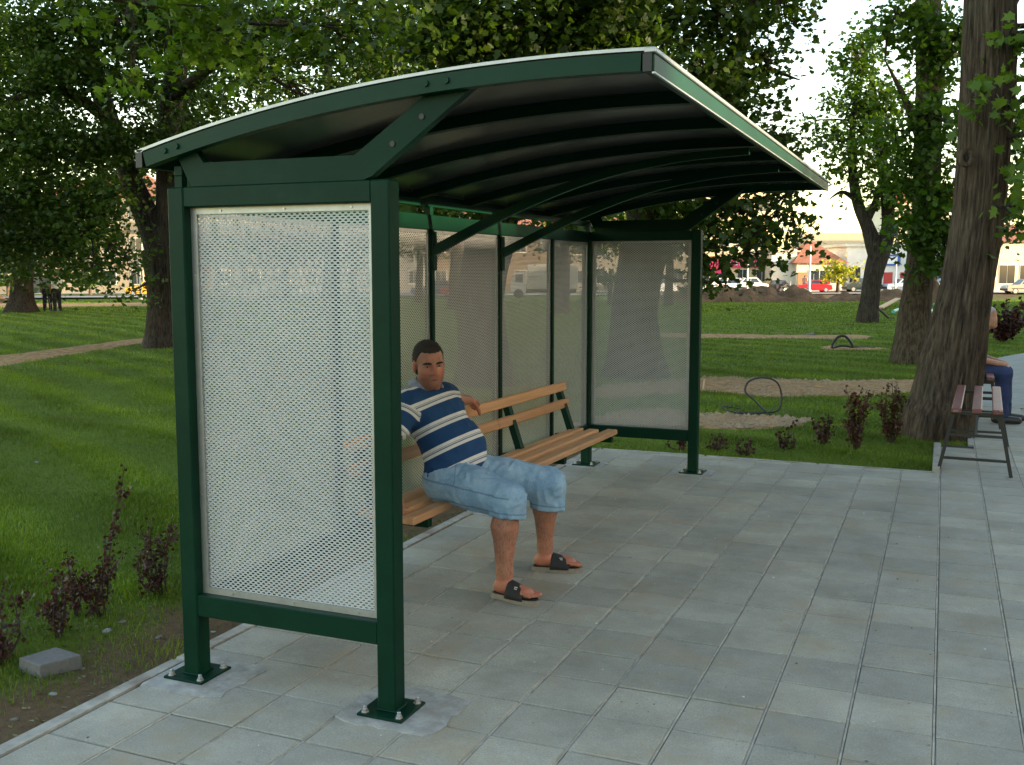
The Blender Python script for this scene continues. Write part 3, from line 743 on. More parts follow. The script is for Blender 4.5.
def tree(name, label, trunk, limbs, blobs, mats, leaf=.12, sigma=.34, cover=4.0, per=38, segs=40, seed=1, amp=.045, flare=.2, shape='simple', group='park trees', barkm=None, up=.9, boost=1.0, steps=6, rs=9.0):
    """trunk/limbs: lists of (px,py,depth,radius); blobs: (px,py,depth,rx_px,rz_px[,cover])"""
    ridge_f = rs; rs = np.random.default_rng(seed)
    tp = np.array([p3(*q[:3]) for q in trunk]); tr = [q[3] for q in trunk]
    base = tp[0].copy(); base[2] = float(zg(base[0], base[1])) - .30; tp[0] = base
    t = thing(name, label, 'tree', (base[0], base[1], base[2] + .30), group=group)
    V, F, P, R = trunk_mesh(tp, tr, segs, steps, amp, seed, flare, None, ridge_f)
    addobj('trunk', npmesh('trunk', V, F, barkm or M_bark, True), t)
    skel = [(P, R)]
    for lb in limbs:
        lp = np.array([p3(*q[:3]) for q in lb]); V, F, P2, R2 = trunk_mesh(lp, [q[3] for q in lb], 18, 5, amp, seed + 5)
        addobj('limb', npmesh('limb', V, F, barkm or M_bark, True), t); skel.append((P2, R2))
    SP = np.concatenate([s[0] for s in skel]); SR = np.concatenate([s[1] for s in skel])
    ok = SP[:, 2] > base[2] + 2.0
    if ok.sum() > 3: SP, SR = SP[ok], SR[ok]
    tw = MB(); Cs = []
    for bl in blobs:
        c = p3(*bl[:3]); k = bl[2] / FPX; rx, rz = bl[3] * k, bl[4] * k; cv = (bl[5] if len(bl) > 5 else cover) * boost
        dd = np.linalg.norm(SP - c, axis=1) + .6 * np.maximum(0, SP[:, 2] - c[2]); i = int(dd.argmin())
        br = max(.02, min(.09, SR[i] * .5, .018 * dd[i] + .015)); twig(tw, SP[i], c, br, .02, -.05 * dd[i] * .3, rs)
        nl = cv * math.pi * rx * rz / (.42 * leaf * leaf); nc = max(3, int(nl / per))
        v = rs.normal(size=(nc, 3)); v /= np.linalg.norm(v, axis=1)[:, None]
        cc = c + v * np.array([1, 1, 0]) * rx * (rs.random((nc, 1)) ** .45) + v * np.array([0, 0, 1]) * rz * (rs.random((nc, 1)) ** .45)
        st = (c + SP[i]) / 2
        for q in cc[:: 2 if nc > 60 else 1]: twig(tw, c if rs.random() < .7 else st, q, .014, .004, -.04, rs)
        for q in cc:
            nq = max(4, int(per * rs.uniform(.5, 1.5)))
            ax = (q - c); ax[2] *= .4; ax /= np.linalg.norm(ax) + 1e-6
            o = np.clip(rs.normal(size=(nq, 3)), -1.7, 1.7) * np.array([sigma, sigma, sigma * .42]) + ax * rs.normal(size=(nq, 1)) * sigma * .5
            o[:, 2] -= .25 * (o[:, 0] ** 2 + o[:, 1] ** 2) / max(sigma, .1)
            Cs.append(q + o)
    C = np.concatenate(Cs)
    C = C[C[:, 2] > zg(C[:, 0], C[:, 1]) + .9]
    V, F = leaf_mesh(C, leaf, rs, shape, up)
    cr = addobj('crown', npmesh('crown', V, F, mats), t)
    tw.build('twig_network', barkm or M_bark_d, t, kind='stuff')
    return t, SP, SR

# nearest trunk on the right
T1, _, _ = tree('linden_tree', 'big leaning brown trunk with ridged bark beside the red bench', 
     [(936, 440, 10.75, .345), (939, 425, 10.75, .335), (946, 400, 10.75, .325), (957, 345, 10.7, .290), (961, 320, 10.65, .265), (968, 280, 10.6, .24), (980, 200, 10.5, .235), (988, 100, 10.4, .245), (990, 0, 10.3, .225), (995, -150, 10.3, .20), (1005, -330, 10.2, .16), (1000, -520, 10.2, .11)],
     [[(985, 40, 10.4, .12), (1020, -20, 10.2, .09), (1060, -60, 10, .06), (1100, -70, 9.8, .03)], [(990, -100, 10.3, .14), (950, -200, 10.6, .1), (900, -260, 11, .06)]],
     [(1040, 30, 10.0, 42, 50, 1.6), (1032, 100, 9.9, 30, 38, 1.5), (1028, 165, 9.9, 22, 30, 1.4), (1022, 205, 9.8, 14, 18, 1.2), (1060, 130, 9.7, 30, 60, 1.5), (1100, 20, 10, 60, 80, 1.5), (1030, -60, 10.4, 60, 60, 1.3), (985, 92, 9.85, 9, 10, .55), (950, -240, 11, 120, 70, 1.5), (1080, -250, 10, 130, 100, 1.5), (1000, -480, 10.4, 170, 110, 2)],
     M_leafC, leaf=.115, sigma=.15, per=16, cover=1.5, segs=170, seed=11, amp=.075, flare=.14, rs=15, shape='maple', steps=17, up=.35)
kc = p3(966, 158, 10.16); ring = [kc + RT * .055 * math.cos(a) + UP * .07 * math.sin(a) for a in np.linspace(0, 2 * math.pi, 17)]
kn_ = MB().tube(ring, .028, 7, False).build('knot', M_bark, T1, smooth=True)
MB().tube([kc + FW * .09, kc + FW * .0], [.06, .05], 10).build('knot_hollow', M_bark_d, kn_, smooth=True)
# second trunk
tree('linden_tree', 'straight grey brown trunk just behind the big leaning trunk',
     [(912, 362, 19.4, .36), (912, 352, 19.4, .34), (914, 326, 19.4, .30), (917.5, 294, 19.4, .265), (921, 262, 19.4, .25), (926, 200, 19.4, .245), (929, 100, 19.4, .235), (928, 0, 19.4, .22), (930, -150, 19.4, .18), (930, -300, 19.4, .11)],
     [[(927, 90, 19.4, .12), (950, 40, 19, .07), (985, 0, 18.6, .012)], [(926, 150, 19.4, .12), (905, 100, 19, .06), (885, 60, 18.7, .012)]],
     [(915, 25, 18.9, 30, 35, 3.2), (895, 15, 18.5, 24, 24, 2), (950, 40, 18.9, 24, 45, 3.2), (935, 110, 18.8, 30, 35, 3.5), (915, 170, 18.7, 26, 28, 3.5), (940, 190, 18.6, 24, 32, 4), (920, 225, 18.5, 26, 24, 4), (945, 240, 18.6, 20, 26, 4), (930, 262, 18.6, 16, 16, 3), (1005, 210, 19.5, 26, 34, 2.2), (1015, 130, 19.5, 24, 44, 2.5), (895, 130, 18.9, 20, 24, 1.8), (925, -90, 19.4, 90, 60, 3), (930, -240, 19.4, 110, 90, 3)],
     M_leafA, leaf=.12, sigma=.22, per=22, segs=56, seed=12, amp=.04, flare=.16, steps=9, boost=1.25, shape='mid')
# slim forked tree in the lawn
tree('linden_tree', 'slim forked tree standing alone on the lawn before the lit street',
     [(867, 321, 34.5, .36), (868, 312, 34.5, .33), (870, 300, 34.5, .31), (873, 278, 34.5, .30), (879, 254, 34.5, .33)],
     [[(878, 258, 34.5, .30), (868, 228, 34.5, .23), (858, 203, 34.5, .18), (853, 175, 34.4, .15), (852, 140, 34.3, .12), (856, 90, 34.3, .07)],
      [(880, 256, 34.5, .30), (888, 228, 34.5, .23), (886, 190, 34.5, .19), (880, 140, 34.6, .14), (872, 80, 34.6, .09)],
      [(866, 222, 34.5, .14), (876, 200, 34.3, .11), (884, 165, 34.2, .07)], [(857, 200, 34.5, .10), (842, 192, 34.2, .06), (828, 200, 34, .012)]],
     [(862, 110, 34.4, 18, 40, 3.5), (856, 60, 34.4, 20, 26, 3.2), (868, 30, 34.4, 22, 22, 1.2), (838, 140, 34, 24, 22, 2.6), (835, 100, 34, 16, 16, 1.6), (880, 150, 34.2, 22, 30, 3.2), (900, 185, 34, 22, 22, 2.6), (845, 170, 34, 16, 14, 2), (905, 225, 34, 16, 14, 2.2), (890, 95, 34.4, 20, 26, 2.6), (870, 190, 33.8, 16, 16, 1.6), (815, 120, 34.2, 10, 10, 1.2)],
     M_leafA, leaf=.16, sigma=.32, per=18, segs=30, seed=13, amp=.03, barkm=M_bark_d, boost=1.4, flare=.1, shape='mid')
# two trees behind the shelter
tree('maple_tree', 'broad dark maple behind the shelter, crown spreading right past the roof',
     [(636, 372, 17.0, .52), (634, 350, 17.0, .42), (634, 310, 17.0, .36), (640, 270, 17, .36), (648, 235, 17, .38)],
     [[(648, 240, 17, .30), (672, 180, 17, .24), (700, 120, 17, .19), (735, 60, 17.1, .15), (752, 0, 17.2, .11), (765, -90, 17.3, .06)],
      [(646, 238, 17, .28), (636, 170, 16.8, .22), (628, 90, 16.6, .18), (625, 0, 16.5, .14), (630, -120, 16.5, .08)],
      [(715, 95, 17, .12), (760, 70, 16.6, .06), (800, 80, 16.2, .01)], [(690, 140, 17, .12), (740, 150, 16.4, .06), (790, 190, 15.9, .01)]],
     [(655, 15, 16.4, 46, 38), (715, 10, 16.6, 52, 40), (780, -5, 16.8, 44, 34, 3), (765, 55, 16.4, 34, 34, 2.8), (705, 70, 16.2, 44, 36), (740, 110, 16.2, 40, 30), (778, 135, 16.0, 26, 24, 2.8), (700, 140, 16, 44, 34), (755, 165, 15.9, 34, 26), (785, 195, 15.8, 22, 22, 3), (735, 205, 15.8, 38, 26), (765, 228, 15.7, 34, 22), (795, 232, 15.6, 16, 16, 2.6), (715, 245, 15.9, 24, 30, 3.4), (712, 282, 16, 14, 16, 2.6), (745, 250, 15.7, 22, 16, 3), (680, 205, 16.4, 40, 26, 3.2), (640, 185, 16.5, 60, 26, 2.5), (690, -80, 17, 130, 60, 3), (700, -220, 17, 150, 90, 3), (800, -90, 17, 60, 60, 2)],
     M_leafB, leaf=.115, sigma=.24, per=26, cover=4.4, shape='mid', segs=44, seed=14, barkm=M_bark_d)
tree('maple_tree', 'dense dark green maple overhanging the shelter roof from behind',
     [(486, 384, 15.8, .50), (484, 360, 15.8, .40), (480, 310, 15.8, .35), (484, 270, 15.8, .35), (496, 225, 15.8, .36)],
     [[(496, 228, 15.8, .28), (478, 150, 15.6, .24), (452, 70, 15.3, .2), (440, 0, 15.1, .16), (430, -120, 15, .09)],
      [(497, 226, 15.8, .28), (530, 150, 15.5, .22), (556, 60, 15.2, .18), (570, -40, 15, .13), (580, -150, 14.8, .07)]],
     [(430, 20, 14.2, 60, 32), (500, 25, 14.4, 60, 34), (575, 20, 14.4, 60, 34), (620, 30, 14.6, 40, 26), (540, 60, 14.8, 60, 26, 3), (460, 70, 14.8, 40, 26, 2.6), (600, -30, 14.2, 80, 40, 4.5), (480, -40, 14.2, 90, 44, 4.5), (430, 110, 15, 60, 36, 3), (560, 120, 15.2, 70, 40, 3), (500, 180, 15.5, 70, 36, 3), (560, 210, 15.4, 60, 26, 3), (420, 200, 15.4, 44, 30, 3),
      (500, -150, 14.5, 190, 80, 3), (500, -300, 15, 200, 90, 2.5)],
     M_leafB, leaf=.12, sigma=.24, per=26, cover=4.8, shape='mid', segs=44, seed=15, barkm=M_bark_d)
# nearer bright boughs top left and their forked tree
tree('maple_tree', 'forked dark trunk on the left lawn with low spreading green boughs',
     [(170, 347, 23.5, .62), (169, 335, 23.5, .52), (168, 300, 23.5, .47), (167, 275, 23.5, .47), (164, 250, 23.5, .5)],
     [[(162, 256, 23.5, .34), (150, 225, 23.5, .28), (135, 190, 23.4, .25), (120, 150, 23.3, .22), (103, 100, 23.2, .2), (85, 40, 23, .18), (70, -20, 22.9, .15), (60, -120, 22.8, .09)],
      [(168, 255, 23.5, .36), (170, 215, 23.5, .32), (168, 165, 23.5, .28), (172, 100, 23.4, .24), (185, 20, 23.2, .2), (190, -80, 23, .12)],
      [(110, 120, 23.2, .14), (60, 90, 22, .1), (10, 100, 21, .05)], [(172, 100, 23.4, .14), (230, 50, 21, .1), (280, 20, 19.5, .05)], [(138, 195, 23.4, .12), (110, 190, 22.5, .08), (90, 230, 21.8, .04)]],
     [(40, 20, 21.5, 56, 36), (110, 15, 21.5, 54, 32), (175, 10, 21, 54, 30), (60, 75, 21.6, 56, 34), (130, 75, 22, 46, 30, 3.6), (20, 130, 21.2, 48, 36), (85, 140, 21.8, 46, 32), (140, 130, 22.4, 38, 30, 3.2), (30, 190, 21.6, 50, 34), (90, 200, 21.4, 40, 32), (125, 255, 21.6, 26, 28, 3), (95, 262, 21.5, 24, 22, 2.6), (60, 240, 21.8, 34, 26, 3.6), (135, 290, 21.7, 12, 12, 1.8), (15, 240, 22, 32, 30, 3.6), (200, 130, 22.5, 40, 34, 2.8), (235, 165, 23, 50, 40, 3), (300, 150, 23, 60, 44, 3.2), (340, 110, 22.5, 44, 40, 3), (225, 60, 21.5, 30, 26, 2.2), (310, 30, 21, 44, 32, 3.4), (370, 30, 21, 44, 30, 3.4), (260, 20, 20.5, 40, 26, 3.4), (-60, 60, 21, 60, 80, 3), (-60, 190, 21, 60, 70, 3), (150, -90, 22, 190, 70, 3), (100, -220, 22.5, 200, 90, 2.5), (330, -80, 21.5, 130, 70, 2.5)],
     M_leafB, leaf=.115, sigma=.30, per=30, cover=5.6, segs=44, seed=16, barkm=M_bark_d)
tree('maple_tree', 'leafy bright green boughs hanging over the upper left from a trunk out of view',
     [(-330, 560, 9.2, .36), (-330, 520, 9.2, .30), (-325, 400, 9.2, .27), (-318, 200, 9.2, .26), (-310, 0, 9.2, .25), (-300, -250, 9.3, .2)],
     [[(-312, 60, 9.2, .16), (-200, -30, 9.8, .12), (-60, -40, 10.6, .09), (80, -10, 11.4, .055), (200, 15, 12, .02)], [(-200, -30, 9.8, .09), (-100, -130, 10, .06), (60, -140, 10.5, .04), (330, -60, 11.5, .015)]],
     [(120, 20, 11.4, 34, 12, 1.2), (165, 50, 11.7, 44, 16, 1.5), (215, 30, 11.8, 46, 16, 1.5), (240, 55, 12, 36, 14, 1.3), (290, 25, 11.8, 34, 14, 1.3), (180, 5, 11.4, 50, 14, 1.5), (355, -5, 11.4, 44, 14, 1.3), (390, 12, 11.5, 24, 12, 1.1), (240, -40, 11.2, 130, 26, 1.5), (130, 80, 11.6, 16, 9, .8), (20, -50, 10.8, 70, 30, 1.5), (-150, -120, 9.8, 160, 70, 1.5), (-320, -250, 9.2, 170, 110, 1.5)],
     M_leafC, leaf=.115, sigma=.17, per=20, segs=36, seed=17, shape='maple', up=1.0, boost=2.0)
tree('maple_tree', 'distant dark tree at far left with two people standing beside it',
     [(22, 309, 45, .75), (22, 300, 45, .5), (22, 285, 45, .44), (24, 262, 45, .4), (24, 230, 45, .36), (26, 180, 45, .28)],
     [[(24, 240, 45, .2), (60, 220, 44, .14), (90, 215, 43, .07)], [(24, 235, 45, .2), (-10, 215, 44, .14), (-40, 200, 44, .07)]],
     [(20, 215, 44, 50, 30), (60, 240, 43, 36, 24), (80, 262, 42.6, 26, 16, 3.2), (50, 268, 43, 26, 14, 3), (10, 255, 43.6, 30, 20, 3.4), (-40, 230, 44, 40, 30), (90, 215, 43, 36, 30), (20, 150, 45, 70, 50, 3.4), (100, 170, 44, 44, 40, 3), (-60, 160, 45, 60, 60, 3), (30, 80, 45, 80, 50, 2.5)],
     M_leafB, leaf=.26, sigma=.5, per=26, cover=3.8, segs=24, seed=18, barkm=M_bark_d)
tree('ornamental_tree', 'round yellow green tree lit by the sun beside the red car', 
     [(838, 291, 104, .22), (838, 284, 104, .16), (839, 276, 104, .13), (840, 268, 104, .1)], [],
     [(839, 270, 104, 15, 9, 3.4), (828, 272, 104, 9, 7, 3), (850, 266, 104, 9, 7, 3), (835, 262, 104, 9, 6, 3), (826, 280, 104, 6, 5, 2.4), (846, 278, 104, 8, 5, 2.4)],
     M_leafY, leaf=.42, sigma=.5, per=14, segs=12, seed=19, group='street trees', flare=.2)
for i, (px, py, d, rx, ry) in enumerate(((8, 282, 88, 16, 10), (90, 278, 92, 12, 10), (610, 275, 60, 16, 12))):
    tree('bush_tree', ['low green bushy tree in front of the wall at far left', 'small bushy tree in front of the street houses at left', 'small bushy tree seen through the far shelter wall'][i],
         [(px, py + ry, d, .15), (px, py + 4, d, .12), (px, py, d, .1), (px, py - 4, d, .07)], [], [(px, py, d, rx, ry, 3), (px + rx * .6, py + 2, d, rx * .6, ry * .7, 3), (px - rx * .6, py + 1, d, rx * .6, ry * .7, 3)],
         M_leafA, leaf=.3, sigma=.4, per=16, segs=10, seed=30 + i, group='street trees')
BACK = [(-55, 44, 'tall dark park tree far behind the forked left trunk'), (330, 42, 'tall dark park tree far behind the shelter roof, left'), (560, 44, 'tall dark park tree far behind the shelter roof, right'), (183, 52, 'tall dark park tree in the far left row'), (455, 50, 'tall dark park tree far behind the middle of the roof')]
for i, (px, d, lab) in enumerate(BACK):
    tree('park_tree', lab, [(px, 270 + 1745 / d, d, .42), (px + 1, 290, d, .34), (px + 2, 240, d, .32), (px, 150, d, .26), (px - 2, 60, d, .16)], [],
         [(px, 20, d, 90, 40, 3.6), (px - 60, 60, d, 50, 34, 3.4), (px + 60, 50, d, 56, 34, 3.4), (px, 100, d, 64, 34, 3.2), (px - 40, 150, d, 44, 30, 2.6), (px + 40, 160, d, 44, 26, 2.6), (px, 200, d, 46, 20, 2.2), (px, -60, d, 90, 50, 3), (px, -140, d, 70, 50, 3)],
         M_leafB, leaf=.22, sigma=.45, per=26, segs=16, seed=50 + i, barkm=M_bark_d)
SHADE = [(205, 268, 62, 'dark street tree behind the near shelter wall, leftmost'), (285, 270, 66, 'dark street tree behind the near shelter wall, second'), (352, 268, 64, 'dark street tree behind the near shelter wall, third'), (418, 266, 70, 'leafy street tree behind the rear shelter wall, near end'), (585, 268, 66, 'leafy street tree behind the rear shelter wall, far end'), (668, 264, 60, 'leafy street tree behind the far shelter wall')]
for i, (px, yb, d, lab) in enumerate(SHADE):
    tree('street_tree', lab, [(px, 270 + 1745 / d, d, .3), (px + 1, 285, d, .24), (px + 2, 262, d, .22), (px, 235, d, .18), (px - 2, 200, d, .1)], [],
         [(px, 215, d, 44, 30, 3.2), (px - 28, 235, d, 26, 18, 2.6), (px + 28, 232, d, 28, 20, 2.6), (px + 6, yb - 18, d - 1, 24, 12, 2.2), (px, 170, d, 52, 34, 3), (px - 8, 120, d, 40, 34, 2.6), (px + 20, 90, d, 30, 26, 2)],
         M_leafB, leaf=.30, sigma=.5, per=22, segs=14, seed=40 + i, barkm=M_bark_d, group='street trees')
# unseen trees and garages at right, added and shaped to hold off the sun
for i, (x, y) in enumerate(((17.0, -4.0), (18, 9.5), (21, 21), (24, 33), (13, -16))):
    t = thing('linden_tree', 'unseen park linden off to the right of the benches, %s of its row' % ['second', 'third', 'fourth', 'farthest', 'nearest'][i], 'tree', (x, y, 0), group='unseen lindens off to the right')
    V, F, P, R = trunk_mesh([(x, y, -.05), (x + .1, y, 1.5), (x + .2, y + .1, 4), (x + .1, y, 11)], [.42, .33, .28, .12], 24, 6, .04, i, .3)
    addobj('trunk', npmesh('trunk', V, F, M_bark, True), t)
    rs = np.random.default_rng(60 + i); v = rs.normal(size=(330, 3)); v /= np.linalg.norm(v, axis=1)[:, None]
    cc = np.array([x, y, 11.0]) + v * np.array([6.5, 6.5, 6.2]) * rs.random((330, 1)) ** .4
    C = (cc[:, None] + rs.normal(size=(330, 34, 3)) * np.array([.65, .65, .35])).reshape(-1, 3)
    V, F = leaf_mesh(C, .30, rs); addobj('crown', npmesh('crown', V, F, M_leafA), t)
    m_ = MB()
    for q in cc[::6]: twig(m_, P[-8], q, .03, .008, 0, rs)
    m_.build('twig_network', M_bark_d, t, kind='stuff')
sun_block = thing('sun_block_row', 'unseen long row of plastered garages off to the right, added to block the sun', 'garages', (33, 8.57, 0), math.radians(94))
addobj('wall', MB().box((-45, 0, -.2), (-2.7, 6, 8.0)).box((-2.69, 0, -.2), (3.09, 6, 5.66)).box((3.1, 0, -.2), (75, 6, 8.0)).mesh('wall', mat('sun_block_plaster', (.42, .38, .32), .9, var=.15, nscale=.6)), sun_block, world=False)  # unseen sun blocker; lower middle part lets sun reach the shelter rail
for a_, b_ in ((-45.3, -2.72), (3.12, 75.3)): addobj('roof', MB().box((a_, -.4, 8.002), (b_, 6.4, 8.15)).mesh('roof', mat('sun_block_roof', (.10, .09, .085), .9)), sun_block, world=False)
for k in range(38):
    addobj('garage_door', MB().box((-44 + k * 3.1, 6.01, .05), (-44 + k * 3.1 + 2.5, 6.05, 2.4), .01).mesh('garage_door', mat('garage_door', (.12, .16, .15), .5, rand=.4)), sun_block, world=False)  # doors of the added sun-blocking row

# ------------------------------------------------------------------ barberry shrubs
M_barb = leafmat('barberry_leaf', [(.030, .010, .010), (.052, .016, .017), (.080, .022, .022), (.040, .014, .013), (.060, .032, .016)], .2, nscale=3)
M_barb_r = leafmat('barberry_red_leaf', [(.060, .026, .014), (.100, .034, .022), (.075, .040, .018), (.090, .048, .020)], .25, nscale=3)
M_stem = mat('shrub_stem', (.045, .025, .02), .9)
def barberry(base, h, spread, nst, label, seed, lf=.024, m=None, dens=1.0, tilt=None, name='barberry_shrub'):
    rs = np.random.default_rng(seed); base = np.array(base, float); base[2] = float(lawn_z(base[0], base[1]))
    t = thing(name, label, 'shrub', base, group='purple barberry shrubs'); st = MB(); C = []
    for k in range(nst):
        a = rs.uniform(0, 2 * math.pi); hh = h * rs.uniform(.5, 1.0) if k else h
        sp = spread * rs.uniform(.3, 1) if nst > 1 else 0
        tip = base + np.array([math.cos(a) * sp, math.sin(a) * sp, hh])
        if tilt is not None and k == 0: tip = base + np.array([*tilt, h])
        st0 = base + np.array([math.cos(a), math.sin(a), 0]) * .04 * rs.random()
        pts = catmull([st0, (st0 * .6 + tip * .4) + np.append(rs.normal(size=2) * .03, 0), tip], 8)
        st.tube(pts, np.linspace(.006, .002, len(pts)), 4, cap=False)
        nl = int(hh / .0105 * dens)
        tt = rs.uniform(.12, 1.0, nl) ** .8
        q = np.stack([np.interp(tt, np.linspace(0, 1, len(pts)), pts[:, j]) for j in range(3)], -1)
        C.append(q + rs.normal(size=(nl, 3)) * np.array([.013, .013, .012]) * (1.0 + .5 * spread / .2))
        for _ in range(int(2 * dens * hh / .3)):
            u_ = rs.uniform(.2, .85); s0 = np.array([np.interp(u_, np.linspace(0, 1, len(pts)), pts[:, j]) for j in range(3)])
            b2 = s0 + np.append(rs.normal(size=2) * .05, rs.uniform(.03, .11)); st.tube([s0, b2], [.003, .0015], 3, cap=False)
            C.append(s0 + (b2 - s0) * rs.uniform(.2, 1.1, (14, 1)) + rs.normal(size=(14, 3)) * .012)
    V, F = leaf_mesh(np.concatenate(C), lf, rs, up=.4, spread=1.0)
    addobj('foliage', npmesh('foliage', V, F, m or M_barb), t); st.build('stem', M_stem, t)
    return t
def gb(px, py): return gpx(px, py)
barberry(gb(113, 598), .70, .03, 1, 'tall single barberry stem standing above the left lawn', 1, lf=.026, dens=1.4, tilt=(.02, .10))
barberry(gb(100, 612), .34, .13, 5, 'low barberry at the foot of the tall single stem', 2, dens=1.2)
barberry(gb(160, 590), .43, .17, 7, 'bushy purple barberry right against the near shelter post', 3, dens=1.3)
barberry(gb(55, 632), .33, .11, 5, 'barberry just behind the loose concrete paver', 4, dens=1.3)
barberry(gb(78, 612), .33, .08, 5, 'slender barberry between paver and tall single stem', 5, dens=1.2)
barberry(gb(2, 655), .30, .10, 7, 'barberry cut off by the left picture edge', 6, dens=1.3)
RB = [(716, 447, .16, .12, 8, 'low barberry touching the far shelter post'), (745, 452, .17, .10, 8, 'low barberry second from the far shelter post'), (785, 446, .22, .12, 8, 'low barberry in the bed just below the looped cable'),
      (822, 441, .32, .10, 8, 'knee high barberry in the middle of the right bed'), (856, 446, .62, .16, 13, 'tall reddish barberry left of a second tall one'), (890, 440, .62, .14, 11, 'tall reddish barberry nearest the big leaning trunk'), (680, 447, .2, .14, 9, 'barberry seen under the far shelter panel')]
for k, (px, py, h, sp, nst, lab) in enumerate(RB): barberry(gb(px, py), h, sp, nst, lab, 10 + k, lf=.034, m=M_barb_r if h > .5 else M_barb, dens=.85)
barberry(gb(1003, 341), 1.0, .75, 40, 'wide purple barberry hedge beyond the path at right', 30, lf=.09, m=M_barb, dens=.5)
barberry(gb(1045, 334), 1.1, .8, 40, 'purple barberry hedge running out of the right edge', 31, lf=.09, m=M_barb, dens=.5)

# ------------------------------------------------------------------ grass blades
M_grass = leafmat('grass_blade', [(.072, .118, .010), (.104, .166, .015), (.138, .205, .020), (.088, .144, .012), (.165, .205, .034)], .35, nscale=.7, stripe=True)
M_dry = leafmat('dry_grass', [(.13, .115, .045), (.09, .10, .03), (.17, .15, .07)], .2)
def lawn_mask(x, y):
    ok = ~((x > X0 - .075) & (y < Y1 + .06) & (y > 0)) & ~in_poly(x, y, PATH_POLY)
    for c in DIRT: ok &= ~in_poly(x, y, c)
    return ok
def blades(d0, d1, dens, h, w, tri, seed, lo=-80, hi=1104):
    rs = np.random.default_rng(seed); out = []
    A = (hi - lo) / FPX * (d1 * d1 - d0 * d0) / 2; n = int(A * dens)
    d = np.sqrt(rs.uniform(d0 * d0, d1 * d1, n)); px = rs.uniform(lo, hi, n)
    # ground point under column px at depth d
    k = (px - 512) / FPX; hx = math.cos(PITCH)
    P = CO + d[:, None] * FW + (d * k)[:, None] * RT; P = P + UP * ((-P[:, 2]) / UP[2])[:, None]
    x, y = P[:, 0], P[:, 1]
    keep = lawn_mask(x, y)
    hid = (px > 200) & (px < 690) & (rs.random(n) > .45); keep &= ~hid
    # thin, patchy turf close to the kerb
    e = np.clip((X0 - .12 - x) / 1.15, 0, 1); e2 = np.clip((y - Y1 - .05) / .35, 0, 1)
    nz = vnoise(np.stack([x * 2.3, y * 2.3, x * 0], -1)); edge = np.where((x < X0) & (y < Y1), e, 1) 
    keep &= (rs.random(n) < np.clip(edge * 1.35 + nz * .45 * (edge < 1) - .12 * (edge < 1), 0.015, 1))
    x, y, d = x[keep], y[keep], d[keep]; n = len(x)
    z = lawn_z(x, y)
    st = np.sin((x * .55 + y * 1.0 + .8 * vnoise(np.stack([x * .3, y * .3, x * 0], -1))) * 2 * math.pi / 1.15)
    az = rs.uniform(0, 2 * math.pi, n); ln = rs.uniform(.1, .75, n)
    lx, ly = np.cos(az) * ln + .35 * st * .9, np.sin(az) * ln - .35 * st * .4
    tall = 1 + .35 * nz[keep] + .28 * st
    hh = .8 * h * rs.uniform(.55, 1.2, n) * tall; ww = w * rs.uniform(.7, 1.3, n); pa = rs.uniform(0, math.pi, n)
    bx, by = np.cos(pa) * ww / 2, np.sin(pa) * ww / 2
    b0 = np.stack([x - bx, y - by, z], -1); b1 = np.stack([x + bx, y + by, z], -1); tip = np.stack([x + lx * hh, y + ly * hh, z + hh * .92], -1)
    if tri:
        V = np.stack([b0, b1, tip], 1).reshape(-1, 3); return V, [(np.arange(n)[:, None] * 3 + np.array([[0, 1, 2]]))]
    m0 = np.stack([x - bx * .8 + lx * hh * .35, y - by * .8 + ly * hh * .35, z + hh * .6], -1); m1 = np.stack([x + bx * .8 + lx * hh * .35, y + by * .8 + ly * hh * .35, z + hh * .6], -1)
    V = np.stack([b0, b1, m1, m0, tip], 1).reshape(-1, 3); k = np.arange(n)[:, None] * 5
    return V, [k + np.array([[0, 1, 2, 3]]), k + np.array([[3, 2, 4]])]
for i, (d0, d1, dens, h, w, tri) in enumerate(((2.6, 5, 6500, .045, .0042, False), (5, 8, 4600, .048, .005, False), (8, 12, 2300, .05, .0075, True), (12, 18, 1000, .055, .011, True), (18, 28, 380, .06, .018, True), (28, 46, 120, .07, .032, True), (46, 76, 34, .09, .075, True))):
    V, F = blades(d0, d1, dens, h, w, tri, 70 + i); o = addobj('grass', npmesh('grass', V, F, M_grass)); o['kind'] = 'stuff'
    tag(o, 'short mown green lawn grass, %s band' % ['nearest', 'second', 'third', 'fourth', 'fifth', 'sixth', 'farthest'][i], 'grass')
rs = np.random.default_rng(91); n = 2600
x = rs.uniform(-4.3, -3.08, n); y = rs.uniform(1.8, 9.2, n); z = lawn_z(x, y); C = np.stack([x, y, z + .006], -1)
V, F = leaf_mesh(C, .035, rs, up=1.2, spread=.5); V = C.repeat(4, 0) + (V - C.repeat(4, 0)) * np.array([1, .25, .5]); o = addobj('dry_grass', npmesh('dry_grass', V, F, M_dry)); o['kind'] = 'stuff'; tag(o, 'dry straw and clippings on the bare strip by the kerb', 'straw')
